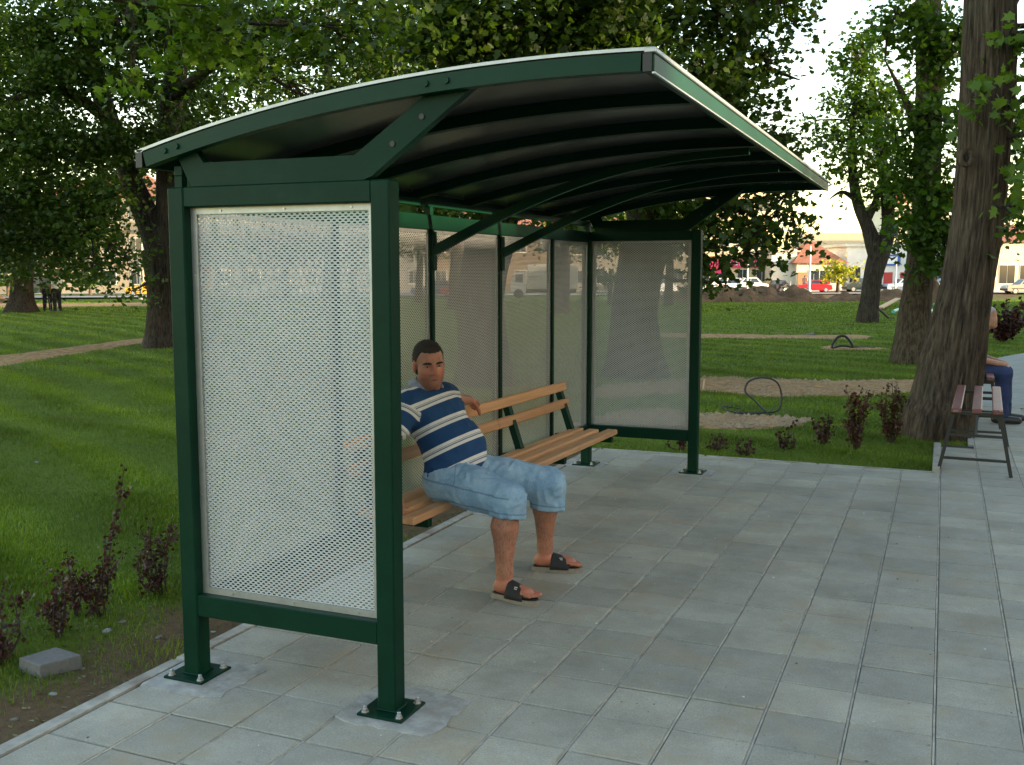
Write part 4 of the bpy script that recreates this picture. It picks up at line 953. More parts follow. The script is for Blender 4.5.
# ------------------------------------------------------------------ people (smooth distance fields, one skin each)
class SDF:
    def __init__(s, lo, hi, h):
        s.h = h; s.lo = np.array(lo, float); s.n = np.ceil((np.array(hi) - s.lo) / h).astype(int) + 1
        s.a = np.full(s.n, 1.0, np.float32); s.ax = [s.lo[i] + h * np.arange(s.n[i]) for i in range(3)]
    def _win(s, lo, hi):
        i0 = np.clip(np.floor((np.array(lo) - s.lo) / s.h).astype(int), 0, s.n); i1 = np.clip(np.ceil((np.array(hi) - s.lo) / s.h).astype(int) + 1, 0, s.n)
        sl = tuple(slice(a, b) for a, b in zip(i0, i1))
        return sl, s.ax[0][sl[0]][:, None, None], s.ax[1][sl[1]][None, :, None], s.ax[2][sl[2]][None, None, :]
    def _add(s, sl, d, k, sub=False):
        if d.size == 0: return
        a = s.a[sl]
        if sub:
            d = -d
            if k > 0: h = np.clip(.5 - .5 * (d - a) / k, 0, 1); h = 1 - h; s.a[sl] = np.maximum(a, d) + k * h * (1 - h) * 0
            else: s.a[sl] = np.maximum(a, d)
            return
        if k > 0: h = np.clip(.5 + .5 * (d - a) / k, 0, 1); s.a[sl] = d * (1 - h) + a * h - k * h * (1 - h)
        else: s.a[sl] = np.minimum(a, d)
    def cap(s, a, b, ra, rb=None, k=.02, sub=False):
        a, b = np.array(a, float), np.array(b, float); rb = ra if rb is None else rb; m = max(ra, rb) + k + .03
        sl, X, Y, Z = s._win(np.minimum(a, b) - m, np.maximum(a, b) + m)
        ab = b - a; L = ab @ ab + 1e-12
        t = np.clip(((X - a[0]) * ab[0] + (Y - a[1]) * ab[1] + (Z - a[2]) * ab[2]) / L, 0, 1)
        d = np.sqrt((X - a[0] - t * ab[0]) ** 2 + (Y - a[1] - t * ab[1]) ** 2 + (Z - a[2] - t * ab[2]) ** 2) - (ra + (rb - ra) * t)
        s._add(sl, d.astype(np.float32), k, sub); return s
    def ell(s, c, r, axes=None, k=.02, sub=False):
        c, r = np.array(c, float), np.array(r, float); M = np.eye(3) if axes is None else np.array(axes, float)
        m = r.max() + k + .03; sl, X, Y, Z = s._win(c - m, c + m)
        q = [(X - c[0]) * M[i, 0] + (Y - c[1]) * M[i, 1] + (Z - c[2]) * M[i, 2] for i in range(3)]
        k0 = np.sqrt(sum((q[i] / r[i]) ** 2 for i in range(3))); k1 = np.sqrt(sum((q[i] / r[i] ** 2) ** 2 for i in range(3))) + 1e-9
        s._add(sl, (k0 * (k0 - 1) / k1).astype(np.float32), k, sub); return s
    def chain(s, pts, rad, k=.02):
        for i in range(len(pts) - 1): s.cap(pts[i], pts[i + 1], rad[i], rad[i + 1], k)
        return s
    def cut(s, p, n):                                            # remove the side n points to
        n = np.array(n, float); n /= np.linalg.norm(n)
        d = (s.ax[0][:, None, None] - p[0]) * n[0] + (s.ax[1][None, :, None] - p[1]) * n[1] + (s.ax[2][None, None, :] - p[2]) * n[2]
        s.a = np.maximum(s.a, d.astype(np.float32)); return s
    def net(s):
        a = s.a; n = a.shape; neg = a < 0
        cs = [(i, j, k) for i in (0, 1) for j in (0, 1) for k in (0, 1)]
        def v(A, c): return A[c[0]:n[0] - 1 + c[0], c[1]:n[1] - 1 + c[1], c[2]:n[2] - 1 + c[2]]
        cnt = sum(v(neg, c).astype(np.int8) for c in cs); act = (cnt > 0) & (cnt < 8)
        ix = np.full(act.shape, -1, np.int32); I = np.argwhere(act); ix[act] = np.arange(len(I))
        val = {c: v(a, c)[act] for c in cs}; pos = np.zeros((len(I), 3)); w = np.zeros(len(I))
        for c in cs:
            for ax in range(3):
                if c[ax] == 0:
                    e = list(c); e[ax] = 1; e = tuple(e); va, vb = val[c], val[e]; cr = (va < 0) != (vb < 0)
                    t = np.where(cr, va / np.where(cr, va - vb, 1), 0); p = np.array(c, float)[None].repeat(len(I), 0); p[:, ax] += t
                    pos += p * cr[:, None]; w += cr
        V = s.lo + s.h * (I + pos / w[:, None]); Fs = []
        for ax in range(3):
            o1, o2 = (ax + 1) % 3, (ax + 2) % 3
            sl0 = [slice(1, -1)] * 3; sl0[ax] = slice(0, -1); sl1 = list(sl0); sl1[ax] = slice(1, None)
            A, B = neg[tuple(sl0)], neg[tuple(sl1)]; cr = A != B
            J = np.argwhere(cr); fl = A[cr]; J[:, o1] += 1; J[:, o2] += 1
            def g(d1, d2): q = J.copy(); q[:, o1] += d1; q[:, o2] += d2; return ix[q[:, 0], q[:, 1], q[:, 2]]
            q = np.stack([g(-1, -1), g(0, -1), g(0, 0), g(-1, 0)], -1); q[~fl] = q[~fl][:, ::-1]; Fs.append(q)
        return V, np.concatenate(Fs)
def skinobj(name, sdf, m, parent, wrinkle=0, wf=30, seed=0, kind=None, attr=None, smooth_n=1):
    V, F = sdf.net()
    for _ in range(smooth_n):
        acc = np.zeros_like(V); c = np.zeros(len(V))
        for i in range(4):
            np.add.at(acc, F[:, i], V[F[:, (i + 1) % 4]]); np.add.at(c, F[:, i], 1)
        V = V * .5 + .5 * acc / np.maximum(c, 1)[:, None]
    if wrinkle:
        a, b = V[F[:, 2]] - V[F[:, 0]], V[F[:, 3]] - V[F[:, 1]]; fn = np.cross(a, b); N = np.zeros_like(V)
        for i in range(4): np.add.at(N, F[:, i], fn)
        N /= np.linalg.norm(N, axis=1)[:, None] + 1e-12
        q = np.array(V) * wf; q = q + .8 * np.stack([vnoise(V * wf * .5 + 3), vnoise(V * wf * .5 + 7), vnoise(V * wf * .5 + 11)], -1)
        V = V + N * (wrinkle * (1 - 2 * np.abs(vnoise(q + seed))))[:, None]
    me = npmesh(name, V, F, m, True)
    if attr is not None:
        for an_, fn_ in (attr.items() if isinstance(attr, dict) else [('band', attr)]):
            at = me.attributes.new(an_, 'FLOAT', 'POINT'); at.data.foreach_set('value', fn_(V).astype(np.float32))
    return addobj(name, me, parent)
def unit(v): v = np.array(v, float); return v / np.linalg.norm(v)

def skin_material(name, col):
    m, nt, p = newmat(name)
    c = ramp(nt, noise(nt, 25, 5, .65), [(.3, tuple(v * .82 for v in col)), (.7, tuple(min(1, v * 1.12) for v in col))])
    c = mixc(nt, ramp(nt, noise(nt, 140, 3, .7), [(.55, (0, 0, 0)), (.75, (.35, .35, .35))]), c, tuple(v * .5 for v in col))
    for nm, tint in (('stubble_shade', (.46, .44, .46)), ('flush', (1.18, .78, .72)), ('leghair', (.62, .58, .56))):
        a_ = nt.nodes.new('ShaderNodeAttribute'); a_.attribute_name = nm; fac = a_.outputs['Fac']
        if nm == 'leghair':
            mm = nt.nodes.new('ShaderNodeMath'); mm.operation = 'MULTIPLY'; nt.links.new(fac, mm.inputs[0]); nt.links.new(ramp(nt, noise(nt, 1, 3, .7, sc3=(170, 170, 40)), [(.48, (0, 0, 0)), (.62, (1, 1, 1))]), mm.inputs[1]); fac = mm.outputs[0]
        c = mixc(nt, fac, c, mixc(nt, 1.0, c, tint, 'MULTIPLY'))
    nt.links.new(c, p.inputs['Base Color']); p.inputs['Roughness'].default_value = .48
    p.inputs['Subsurface Weight'].default_value = .08; p.inputs['Subsurface Radius'].default_value = (.012, .004, .002)
    nt.links.new(bump(nt, noise(nt, 180, 3), .12, .002), p.inputs['Normal']); return m
M_skin = skin_material('tanned_skin', (.385, .170, .112))
M_skin2 = skin_material('skin', (.44, .22, .14))
M_hair = mat('short_hair', (.030, .022, .018), .8, var=.5, nscale=90, bmp=.6, bscale=400, bdist=.003)
M_hairg = mat('grey_hair', (.38, .37, .36), .8, var=.3, nscale=60)
M_brow = mat('brow_hair', (.018, .013, .011), .8)
M_eye = mat('shaded_eye_white', (.22, .18, .16), .3); M_iris = mat('iris', (.012, .008, .006), .2); M_lip = mat('lip', (.12, .040, .032), .6)  # eye white is darkened for the shade under the brows
M_nail = mat('toenail', (.55, .36, .29), .35)
def head(sd_, c, f, up, s, hairm, parent, skinm, neck, back=None, fine=True):
    """adds a head to the body field; returns hair, eyes, brows, lips as children"""
    f = unit(f); up = unit(np.array(up) - f * (np.array(up) @ f)); r = np.cross(f, up)
    def q(a, b, d): return np.array(c) + s * (r * a + f * b + up * d)
    ax = [r, f, up]
    sd_.ell(q(0, -.012, .036), np.array([.076, .096, .084]) * s, ax, .0)
    sd_.ell(q(0, .028, -.040), np.array([.062, .066, .082]) * s, ax, .03 * s)
    sd_.ell(q(0, .060, -.098), np.array([.034, .030, .026]) * s, ax, .035 * s)
    for e in (-1, 1):
        sd_.ell(q(e * .038, .052, -.034), np.array([.026, .026, .026]) * s, ax, .03 * s)
        sd_.ell(q(e * .042, .022, -.080), np.array([.020, .032, .024]) * s, ax, .03 * s)
        sd_.ell(q(e * .078, -.008, -.012), np.array([.010, .021, .033]) * s, ax, .010 * s)
        if fine: sd_.ell(q(e * .033, .096, .002), np.array([.021, .016, .0125]) * s, ax, .0, True)
    if fine:
        sd_.cap(q(-.034, .080, .022), q(.034, .080, .022), .0125 * s, None, .018 * s)
        sd_.cap(q(0, .090, .010), q(0, .110, -.030), .0095 * s, .0150 * s, .010 * s)
        for e in (-1, 1): sd_.ell(q(e * .014, .096, -.037), np.array([.010, .012, .009]) * s, ax, .008 * s)
        sd_.cap(q(-.021, .082, -.066), q(.021, .082, -.066), .008 * s, None, .010 * s)
        sd_.cap(q(-.017, .080, -.077), q(.017, .080, -.077), .008 * s, None, .010 * s)
    sd_.chain([q(0, -.030, -.045), q(0, -.03, -.11), neck], [.052 * s, .052 * s, .064 * s], .025)
    hs = SDF(np.array(c) - .17 * s, np.array(c) + .17 * s, .0035 if fine else .009)
    hs.ell(q(0, -.013, .037), np.array([.0790, .0992, .0872]) * s, ax, 0); hs.ell(q(0, -.047, -.02), np.array([.068, .058, .075]) * s, ax, .03)
    G = [hs.ax[0][:, None, None] - c[0], hs.ax[1][None, :, None] - c[1], hs.ax[2][None, None, :] - c[2]]
    hb = sum(G[i] * f[i] for i in range(3)) / s; hd_ = sum(G[i] * up[i] for i in range(3)) / s; ha = np.abs(sum(G[i] * r[i] for i in range(3)) / s)
    dA = np.maximum(hb - (.022 + .6 * (hd_ - .03)), -(hd_ + .066)); dB = .066 + .10 * ha - hd_ + .0015 * np.sin(ha * 300)
    hs.a = np.maximum(hs.a, (s * np.minimum(dA, dB)).astype(np.float32))
    hr = skinobj('hair', hs, hairm, parent)
    if fine:                                                         # cropped hair standing off the scalp
        HV = np.array([v.co[:] for v in hr.data.vertices]); rs_ = np.random.default_rng(8); ii = rs_.integers(0, len(HV), 5200); hp_ = HV[ii]; cen = q(0, -.013, .03)
        hn = hp_ - cen; hn /= np.linalg.norm(hn, axis=1)[:, None]; hn += rs_.normal(size=hn.shape) * .35; hs_ = np.cross(hn, rs_.normal(size=hn.shape)); hs_ /= np.linalg.norm(hs_, axis=1)[:, None]
        HT = np.stack([hp_ - hs_ * .0007, hp_ + hs_ * .0007, hp_ + hn * rs_.uniform(.002, .0065, (len(ii), 1))], 1).reshape(-1, 3)
        addobj('hair_strand', npmesh('hair_strand', HT, np.arange(len(HT)).reshape(-1, 3), hairm), hr, kind='stuff')
    if fine:
        for e in (-1, 1):
            ey = MB().lathe([(.001, -.0118 * s), (.0075 * s, -.009 * s), (.0118 * s, 0), (.0075 * s, .009 * s), (.001, .0118 * s)], (0, 0, 0), 12)
            o_ = q(e * .032, .0735, .0005); ey.v = [tuple(o_ + r * v[0] + f * v[1] * .9 + up * v[2] * .55) for v in ey.v]; eo = ey.build('eye', M_eye, parent, smooth=True)
            MB().tube([q(e * .032 + .001, .0815, .0), q(e * .032 + .001, .0842, .0)], .0045 * s, 10).build('iris', M_iris, eo)
            MB().tube([q(e * .013, .0930, .0150), q(e * .024, .0935, .0180), q(e * .040, .0885, .0185), q(e * .054, .076, .0145)], [.0040 * s, .0062 * s, .0062 * s, .0030 * s], 6).build('eyebrow', M_brow, parent)
            MB().tube([q(e * .019, .0835, .0045), q(e * .033, .0870, .0085), q(e * .047, .077, .0045)], [.003 * s, .0058 * s, .003 * s], 6).build('eyelid', skinm, parent, smooth=True)
        MB().tube([q(-.029, .0805, -.0765), q(-.015, .0905, -.0712), q(0, .0930, -.0708), q(.015, .0905, -.0712), q(.029, .0805, -.0765)], [.0015, .0040 * s, .0042 * s, .0040 * s, .0015], 6).build('mouth', M_lip, parent, smooth=True)
    return q

# --- the seated man
man = thing('person', 'man in blue and white striped polo, denim shorts and black slides on the bench', 'person', (-2.4, 5.05, 0))
hipR, hipL = np.array([-2.445, 4.94, .57]), np.array([-2.445, 5.125, .57]); pel = (hipR + hipL) / 2
knR, knL = np.array([-2.035, 4.80, .515]), np.array([-1.995, 5.285, .51])
anR, anL = np.array([-2.045, 4.775, .085]), np.array([-2.03, 5.325, .085])
dR, dL = unit((.965, -.20, 0)), unit((.95, .28, 0))
shR, shL = np.array([-2.665, 4.885, .975]), np.array([-2.625, 5.245, .965]); nb = np.array([-2.655, 5.07, 1.005])
elR, wrR = np.array([-2.70, 4.70, .735]), np.array([-2.585, 4.575, .555])
elL, wrL = np.array([-2.745, 5.545, .925]), np.array([-2.760, 5.835, .885])
hc = np.array([-2.605, 5.025, 1.190]); fdir = (math.cos(math.radians(-46)), math.sin(math.radians(-46)), -.10)
body = SDF((-2.98, 4.42, -.02), (-1.70, 6.08, 1.36), .0053)
def torso(S, g, k=.05):
    ch = np.array([-2.575, 5.065, .885]); be = np.array([-2.460, 5.045, .715])
    axs = [unit((.9, 0, .35)), np.array([0, 1.0, 0]), unit((-.35, 0, .9))]
    S.ell(ch, np.array([.135, .175, .19]) + g, axs, .0); S.ell(be, np.array([.148, .176, .165]) + g, axs, k)
    S.cap(hipR + (0, -.0, .0), hipL, .122 + g * .6, None, k); S.cap(shR, shL, .075 + g, None, k)
    S.cap(nb + np.array([-.02, 0, -.05]), nb + np.array([0, -.005, .0]), .085 + g, .066 + g, .04)
    return S
torso(body, 0)
for hp, kn, an, dd, e in ((hipR, knR, anR, dR, -1), (hipL, knL, anL, dL, 1)):
    body.chain([hp, kn], [.092, .066], .03)
    calf = kn * .68 + an * .32 + np.array([-.012, 0, 0])
    body.chain([kn, calf, an + (0, 0, .06), an], [.064, .069, .041, .042], .025)
    sd2 = np.cross((0, 0, 1), dd)
    heel = an + np.array([0, 0, -.022]) - dd * .03; ball = an + dd * .145 + np.array([0, 0, -.030])
    body.cap(heel, ball, .034, .026, .02); body.cap(an + (0, 0, -.01), ball + sd2 * .0, .036, .022, .02)
    body.cap(ball + sd2 * .022 - dd * .012, ball - sd2 * .024 - dd * .012, .020, .019, .012)
    for k_, (o_, ln, rr) in enumerate(((.034, .054, .0125), (.0145, .056, .0088), (-.003, .051, .0084), (-.019, .044, .0080), (-.034, .034, .0080))):
        so = -e * o_
        t0 = ball + sd2 * so + dd * .01; t1 = ball + sd2 * so + dd * ln + np.array([0, 0, -.006]); body.cap(t0, t1, rr, rr, .002)
for sh, el, wr, out in ((shR, elR, wrR, -1), (shL, elL, wrL, 1)):
    body.chain([sh, sh * .5 + el * .5, el], [.062, .052, .043], .02); body.chain([el, el * .65 + wr * .35, wr], [.042, .044, .030], .015)
def hand(S, wr, kd, nrm, side, curl, sz=1.0):
    """kd: direction wrist to knuckles, nrm: back of hand, side: towards the thumb"""
    kd = unit(kd); nrm = unit(np.array(nrm) - kd * (np.array(nrm) @ kd)); side = np.cross(kd, nrm) * side
    S.cap(wr, wr + kd * .03, .029, .032, .015)
    for o_ in (-.026, -.009, .009, .026): S.cap(wr + kd * .02 + side * o_ * .7, wr + kd * .088 + side * o_, .016, .0135, .012)
    for o_, L_ in ((.027, .072), (.009, .082), (-.009, .076), (-.026, .060)):
        p = wr + kd * .09 + side * o_; a = .0
        for seg, c_ in zip((.45, .32, .23), curl):
            a += c_; d = kd * math.cos(a) - nrm * math.sin(a); p2 = p + d * L_ * seg * sz; S.cap(p, p2, .0098 if seg > .3 else .0088, .0085, .004); p = p2
    p = wr + kd * .028 + side * .027
    for L_, (ca, cb) in zip((.042, .032, .026), ((.75, .5), (.55, .75), (.35, .95))):
        d = unit(side * ca + kd * .55 - nrm * cb); p2 = p + d * L_; S.cap(p, p2, .0125, .0105, .008); p = p2
hand(body, wrL, (.10, 1, -.16), (.30, .15, .95), 1, (.35, .95, .55))
hand(body, wrR, (.35, -.9, -.35), (.25, .1, .95), -1, (.15, .2, .2))
q_ = head(body, hc, fdir, (-.10, .02, 1), 1.045, M_hair, man, M_skin, nb + np.array([.0, 0, .0]))
hf = unit(fdir); hu = unit(np.array((-.10, .02, 1)) - hf * (np.array((-.10, .02, 1)) @ hf)); hr_ = np.cross(hf, hu)
def hloc(V): d = (V - hc) / 1.045; return d @ hr_, d @ hf, d @ hu
def sstep(x, a, b): t = np.clip((x - a) / (b - a), 0, 1); return t * t * (3 - 2 * t)
def stubble_shade(V):
    a, f, u_ = hloc(V); near = (np.abs(a) < .12) & (np.abs(f) < .14) & (u_ > -.15) & (u_ < .12)
    jaw = sstep(-u_, .045, .075) * sstep(f, -.02, .02) + .8 * sstep(-u_, .045, .055) * (1 - sstep(-u_, .060, .066)) * (np.abs(a) < .03)
    socket_shade = np.exp(-(((np.abs(a) - .033) / .020) ** 2 + ((u_ - .002) / .014) ** 2)) * (f > .04)  # shade of the eye sockets, painted into the skin along with the stubble
    return np.clip(.55 * jaw + .55 * socket_shade, 0, .8) * near
def flush(V):
    a, f, u_ = hloc(V); near = (np.abs(a) < .12) & (np.abs(f) < .14) & (u_ > -.15) & (u_ < .12)
    nose = np.exp(-((a / .020) ** 2 + ((u_ + .026) / .022) ** 2)) * (f > .08); ck = np.exp(-(((np.abs(a) - .045) / .022) ** 2 + ((u_ + .03) / .024) ** 2)) * (f > .02); ear = (np.abs(a) > .072) * (np.abs(f) < .035)
    foot = (V[:, 2] < .12) * .5 + ((V[:, 1] > 5.8) | (V[:, 2] > .5) & (V[:, 1] < 4.62)) * .4
    return np.clip(.9 * nose + .7 * ck + .6 * ear, 0, 1) * near + foot
def leghair(V): return sstep(V[:, 2], .10, .16) * (1 - sstep(V[:, 2], .42, .47))
skinobj('body', body, M_skin, man, attr=dict(stubble_shade=stubble_shade, flush=flush, leghair=leghair))
# shirt
def shirt_material():
    m, nt, p = newmat('striped_polo')
    at = nt.nodes.new('ShaderNodeAttribute'); at.attribute_name = 'band'
    md = nt.nodes.new('ShaderNodeMath'); md.operation = 'FRACT'; nt.links.new(at.outputs['Fac'], md.inputs[0])
    B, Wt, G = (.018, .062, .165), (.66, .67, .68), (.17, .185, .22)
    st = [(0, Wt), (.115, Wt), (.118, G), (.205, G), (.208, Wt), (.335, Wt), (.345, B), (.99, B)]
    r = nt.nodes.new('ShaderNodeValToRGB'); r.color_ramp.interpolation = 'CONSTANT'
    stops = [(0, Wt), (.13, G), (.155, Wt), (.18, G), (.215, G), (.235, Wt), (.36, B)]
    while len(r.color_ramp.elements) < len(stops): r.color_ramp.elements.new(.5)
    for e, (p_, c) in zip(r.color_ramp.elements, stops): e.position = p_; e.color = (*c, 1)
    nt.links.new(md.outputs[0], r.inputs[0])
    n = noise(nt, 260, 3); c = mixc(nt, 1.0, r.outputs[0], ramp(nt, n, [(.3, (.85, .85, .85)), (.7, (1.1, 1.1, 1.1))]), 'MULTIPLY')
    nt.links.new(c, p.inputs['Base Color']); p.inputs['Roughness'].default_value = .85; p.inputs['Specular IOR Level'].default_value = .2
    nt.links.new(bump(nt, noise(nt, 500, 2), .2, .002), p.inputs['Normal']); return m
M_shirt = shirt_material()
sp_ax = unit((nb + np.array([-.0, 0, -.02])) - np.array([-2.44, 5.045, .60]))
def band(V):
    sp0 = np.array([-2.44, 5.045, .60])
    t = (V - sp0) @ sp_ax; fr = (V - sp0) - t[:, None] * sp_ax
    t = t + .055 * (fr[:, 0] * .6) - .10 * (V[:, 1] - 5.05) * .55
    b = (.415 - t) / .128
    for sh, el in ((shR, elR), (shL, elL)):
        a = unit(el - sh); s_ = (V - sh) @ a; dist = np.linalg.norm((V - sh) - s_[:, None] * a, axis=1)
        arm = (s_ > .035) & (dist < .10) & (np.abs(V[:, 1] - 5.07) > .185); b = np.where(arm, (s_ - .03) / .12 + .02, b)
    return b + 10
shirt = SDF((-2.90, 4.55, .46), (-2.20, 5.62, 1.12), .0056)
torso(shirt, .020, .06)
shirt.cap(shR, shR * .52 + elR * .48, .078, .072, .035); shirt.cap(shL, shL * .68 + elL * .32, .074, .066, .03)
shirt.cap(nb + np.array([-.03, 0, .02]), nb + np.array([.012, -.012, .085]), .076, .070, .03)
shirt.cut(nb + np.array([.02, -.01, .060]), unit((.20, -.05, 1)))
shirt.cut(nb + np.array([-.05, 0, .045]), unit((-.35, 0, 1))); shirt.cut(np.array([-2.60, 5.0, .555]), unit((.20, 0, -1)))
shirt.cut(shR * .52 + elR * .48, elR - shR) if False else None
skinobj('polo_shirt', shirt, M_shirt, man, wrinkle=.0062, wf=15, seed=2, attr=band, smooth_n=2)
nax = unit((.30, -.05, 1)); c1 = unit((1, -.25, -.3)); c1 = unit(c1 - nax * (c1 @ nax)); c2 = np.cross(nax, c1); cv, cf = [], []
for i_, a in enumerate(np.linspace(math.radians(24), math.radians(336), 29)):
    dr = c1 * math.cos(a) + c2 * math.sin(a); pt = .5 - .5 * math.cos(a); wing = 1 + .35 * max(0, math.cos(a)) ** 2
    cv += [nb + np.array([.008, -.008, 0]) + nax * .078 + dr * .066, nb + np.array([.008, -.008, 0]) + nax * .084 + dr * .078, nb + np.array([.004, -.004, 0]) + nax * (.050 - .030 * (wing - 1)) + dr * (.092 + .022 * wing)]
for i_ in range(28):
    for j_ in (0, 1): cf.append((i_ * 3 + j_, i_ * 3 + j_ + 1, i_ * 3 + j_ + 4, i_ * 3 + j_ + 3))
co = MB().poly(cv, cf).build('collar', mat('collar_cloth', (.27, .30, .36), .9, var=.25, nscale=30), man, smooth=True); co.modifiers.new('thick', 'SOLIDIFY').thickness = .004
bt = nb + np.array([.105, -.005, -.03]); MB().bar(nb + np.array([.080, -.004, .008]), nb + np.array([.128, -.004, -.095]), .028, .006, (0, 1, 0)).build('placket', mat('navy_placket', (.016, .05, .13), .9), man)
# denim shorts
def denim():
    m, nt, p = newmat('denim')
    n = noise(nt, 1, 4, .7, sc3=(420, 420, 60)); c = ramp(nt, n, [(.3, (.13, .24, .39)), (.7, (.27, .42, .58))])
    c = mixc(nt, ramp(nt, noise(nt, 9, 5, .65), [(.42, (0, 0, 0)), (.72, (.75, .75, .75))]), c, (.40, .54, .68))
    a_ = nt.nodes.new('ShaderNodeAttribute'); a_.attribute_name = 'band'; c = mixc(nt, a_.outputs['Fac'], c, (.07, .13, .23))
    nt.links.new(c, p.inputs['Base Color']); p.inputs['Roughness'].default_value = .9; p.inputs['Specular IOR Level'].default_value = .2
    nt.links.new(bump(nt, noise(nt, 300, 3), .3, .002), p.inputs['Normal']); return m
M_denim = denim()
sh_ = SDF((-2.75, 4.62, .28), (-1.82, 5.48, .78), .0056)
sh_.cap(hipR, hipL, .138, None, .0); sh_.ell(pel + np.array([-.01, 0, .05]), (.15, .19, .10), None, .04)
for hp, kn, an in ((hipR, knR, anR), (hipL, knL, anL)):
    sh_.chain([hp, hp * .5 + kn * .5, kn], [.122, .110, .094], .035)
    lo_ = kn * .66 + an * .34; sh_.chain([kn, lo_], [.092, .094], .03)
sh_.cut((0, 0, .468 - .005), (0, 0, -1)) if False else None
for kn, an in ((knR, anR), (knL, anL)): pass
# hems below the knees
V_cut = knR * .70 + anR * .30; sh_.cut(np.array([V_cut[0], 4.80, .43]), unit((-.06, -.125, -1)))
sh_.cut(np.array([-2.60, 5.0, .590]), unit((-.33, 0, 1)))
hn_ = unit((-.06, -.125, -1))
def seam(V):
    r = np.zeros(len(V)); ln = lambda d, w: np.clip(1.4 - np.abs(d) / w, 0, 1)
    hem = -((V - np.array([V_cut[0], 4.80, .43])) @ hn_); r = np.maximum(r, .75 * ln(hem - .026, .0035))
    for hp, kn, s_ in ((hipR, knR, -1), (hipL, knL, 1)):
        a_ = unit(kn - hp); sd_ = unit(np.cross((0, 0, 1.0), a_)); up_ = np.cross(a_, sd_); d = V - hp; side = (d @ sd_); own = (side * -s_ < .04) & ((V[:, 1] < 5.03) == (s_ < 0))
        r = np.maximum(r, .8 * own * ln(d @ up_ - .012 - .05 * (d @ a_), .0035) * ((d @ a_) < .5))
        pk = (d @ a_) - .02 - .9 * np.abs(side + s_ * .03) ; r = np.maximum(r, .7 * own * ln(pk, .0035) * (d @ up_ > .02) * (np.abs(side) > .04))
    return np.maximum(r, .7 * ln(V[:, 1] - 5.035 , .004) * (V[:, 2] > .6))
skinobj('denim_shorts', sh_, M_denim, man, wrinkle=.0058, wf=21, seed=5, smooth_n=2, attr=lambda V: seam(V))
M_seam = mat('denim_seam', (.07, .13, .22), .9)
for hp, kn, y_ in ((hipR, knR, -1), (hipL, knL, 1)):
    a_ = unit(kn - hp); pts = [hp + a_ * t + np.array([0, y_ * (.02), 0]) + np.array([0, 0, (.114 - .055 * t)]) for t in (.16, .26, .36)]
for t_ in (.0,):
    MB().tube([pel + np.array(v) for v in ((.125, -.17, .035), (.155, -.09, .050), (.165, 0, .055), (.155, .09, .050), (.125, .17, .035))], .012, 6).build('waistband', M_denim, man, smooth=True)
# slides
M_sole = mat('slide_sole', (.23, .20, .165), .8, var=.2, nscale=40); M_strap = mat('slide_strap', (.016, .015, .018), .75, var=.3, nscale=60, bmp=.3, bscale=200)
M_dark_in = mat('slide_footbed', (.02, .02, .022), .8); M_logo = mat('slide_logo', (.55, .52, .52), .6); M_logor = mat('slide_logo_red', (.35, .03, .05), .6)
for an, dd in ((anR, dR), (anL, dL)):
    sd2 = np.cross((0, 0, 1), dd); out = []
    for t_, w_ in ((-.075, .006), (-.070, .024), (-.045, .034), (.02, .033), (.09, .041), (.14, .045), (.18, .040), (.205, .026), (.214, .008)): out.append((t_, w_))
    pts = [(an + dd * t_ + sd2 * w_)[:2] for t_, w_ in out] + [(an + dd * t_ - sd2 * w_)[:2] for t_, w_ in out[::-1]]
    so = MB().prism(pts, 2, .0, .028).build('slide_sole', M_sole, man)
    c0 = np.mean(pts, 0); MB().prism([c0 + (p - c0) * .93 for p in pts], 2, .0285, .032).build('footbed', M_dark_in, so)
    vs, fs = [], []; N = 15; T = 9
    for i in range(T):
        t_ = .042 + .108 * i / (T - 1)
        for j in range(N):
            a = math.pi * j / (N - 1); hgt = .090 - .034 * i / (T - 1); w_ = .049
            slant = .018 * math.cos(a)
            pw_ = (abs(math.sin(a)) ** .8)
            vs.append(an + dd * (t_ + slant * .0 - .012 * (1 - math.sin(a))) + sd2 * w_ * math.cos(a) + np.array([0, 0, -an[2] + .020 + hgt * pw_]))
    for i in range(T - 1):
        for j in range(N - 1): fs.append((i * N + j, i * N + j + 1, (i + 1) * N + j + 1, (i + 1) * N + j))
    m_ = MB().poly(vs, fs); me = m_.mesh('slide_strap', M_strap, True); so2 = addobj('slide_strap', me, man)
    so2.modifiers.new('thick', 'SOLIDIFY').thickness = .006
    lg = an + dd * .09 + np.array([0, 0, -an[2] + .084]) - sd2 * .030
    MB().bar(lg - dd * .006 - np.array([0, 0, .0]), lg + dd * .012, .004, .004).bar(lg - sd2 * .012 + np.array([0, 0, -.004]), lg - sd2 * .012 + dd * .014 + np.array([0, 0, -.006]), .004, .004).build('strap_mark', M_logo, so2)
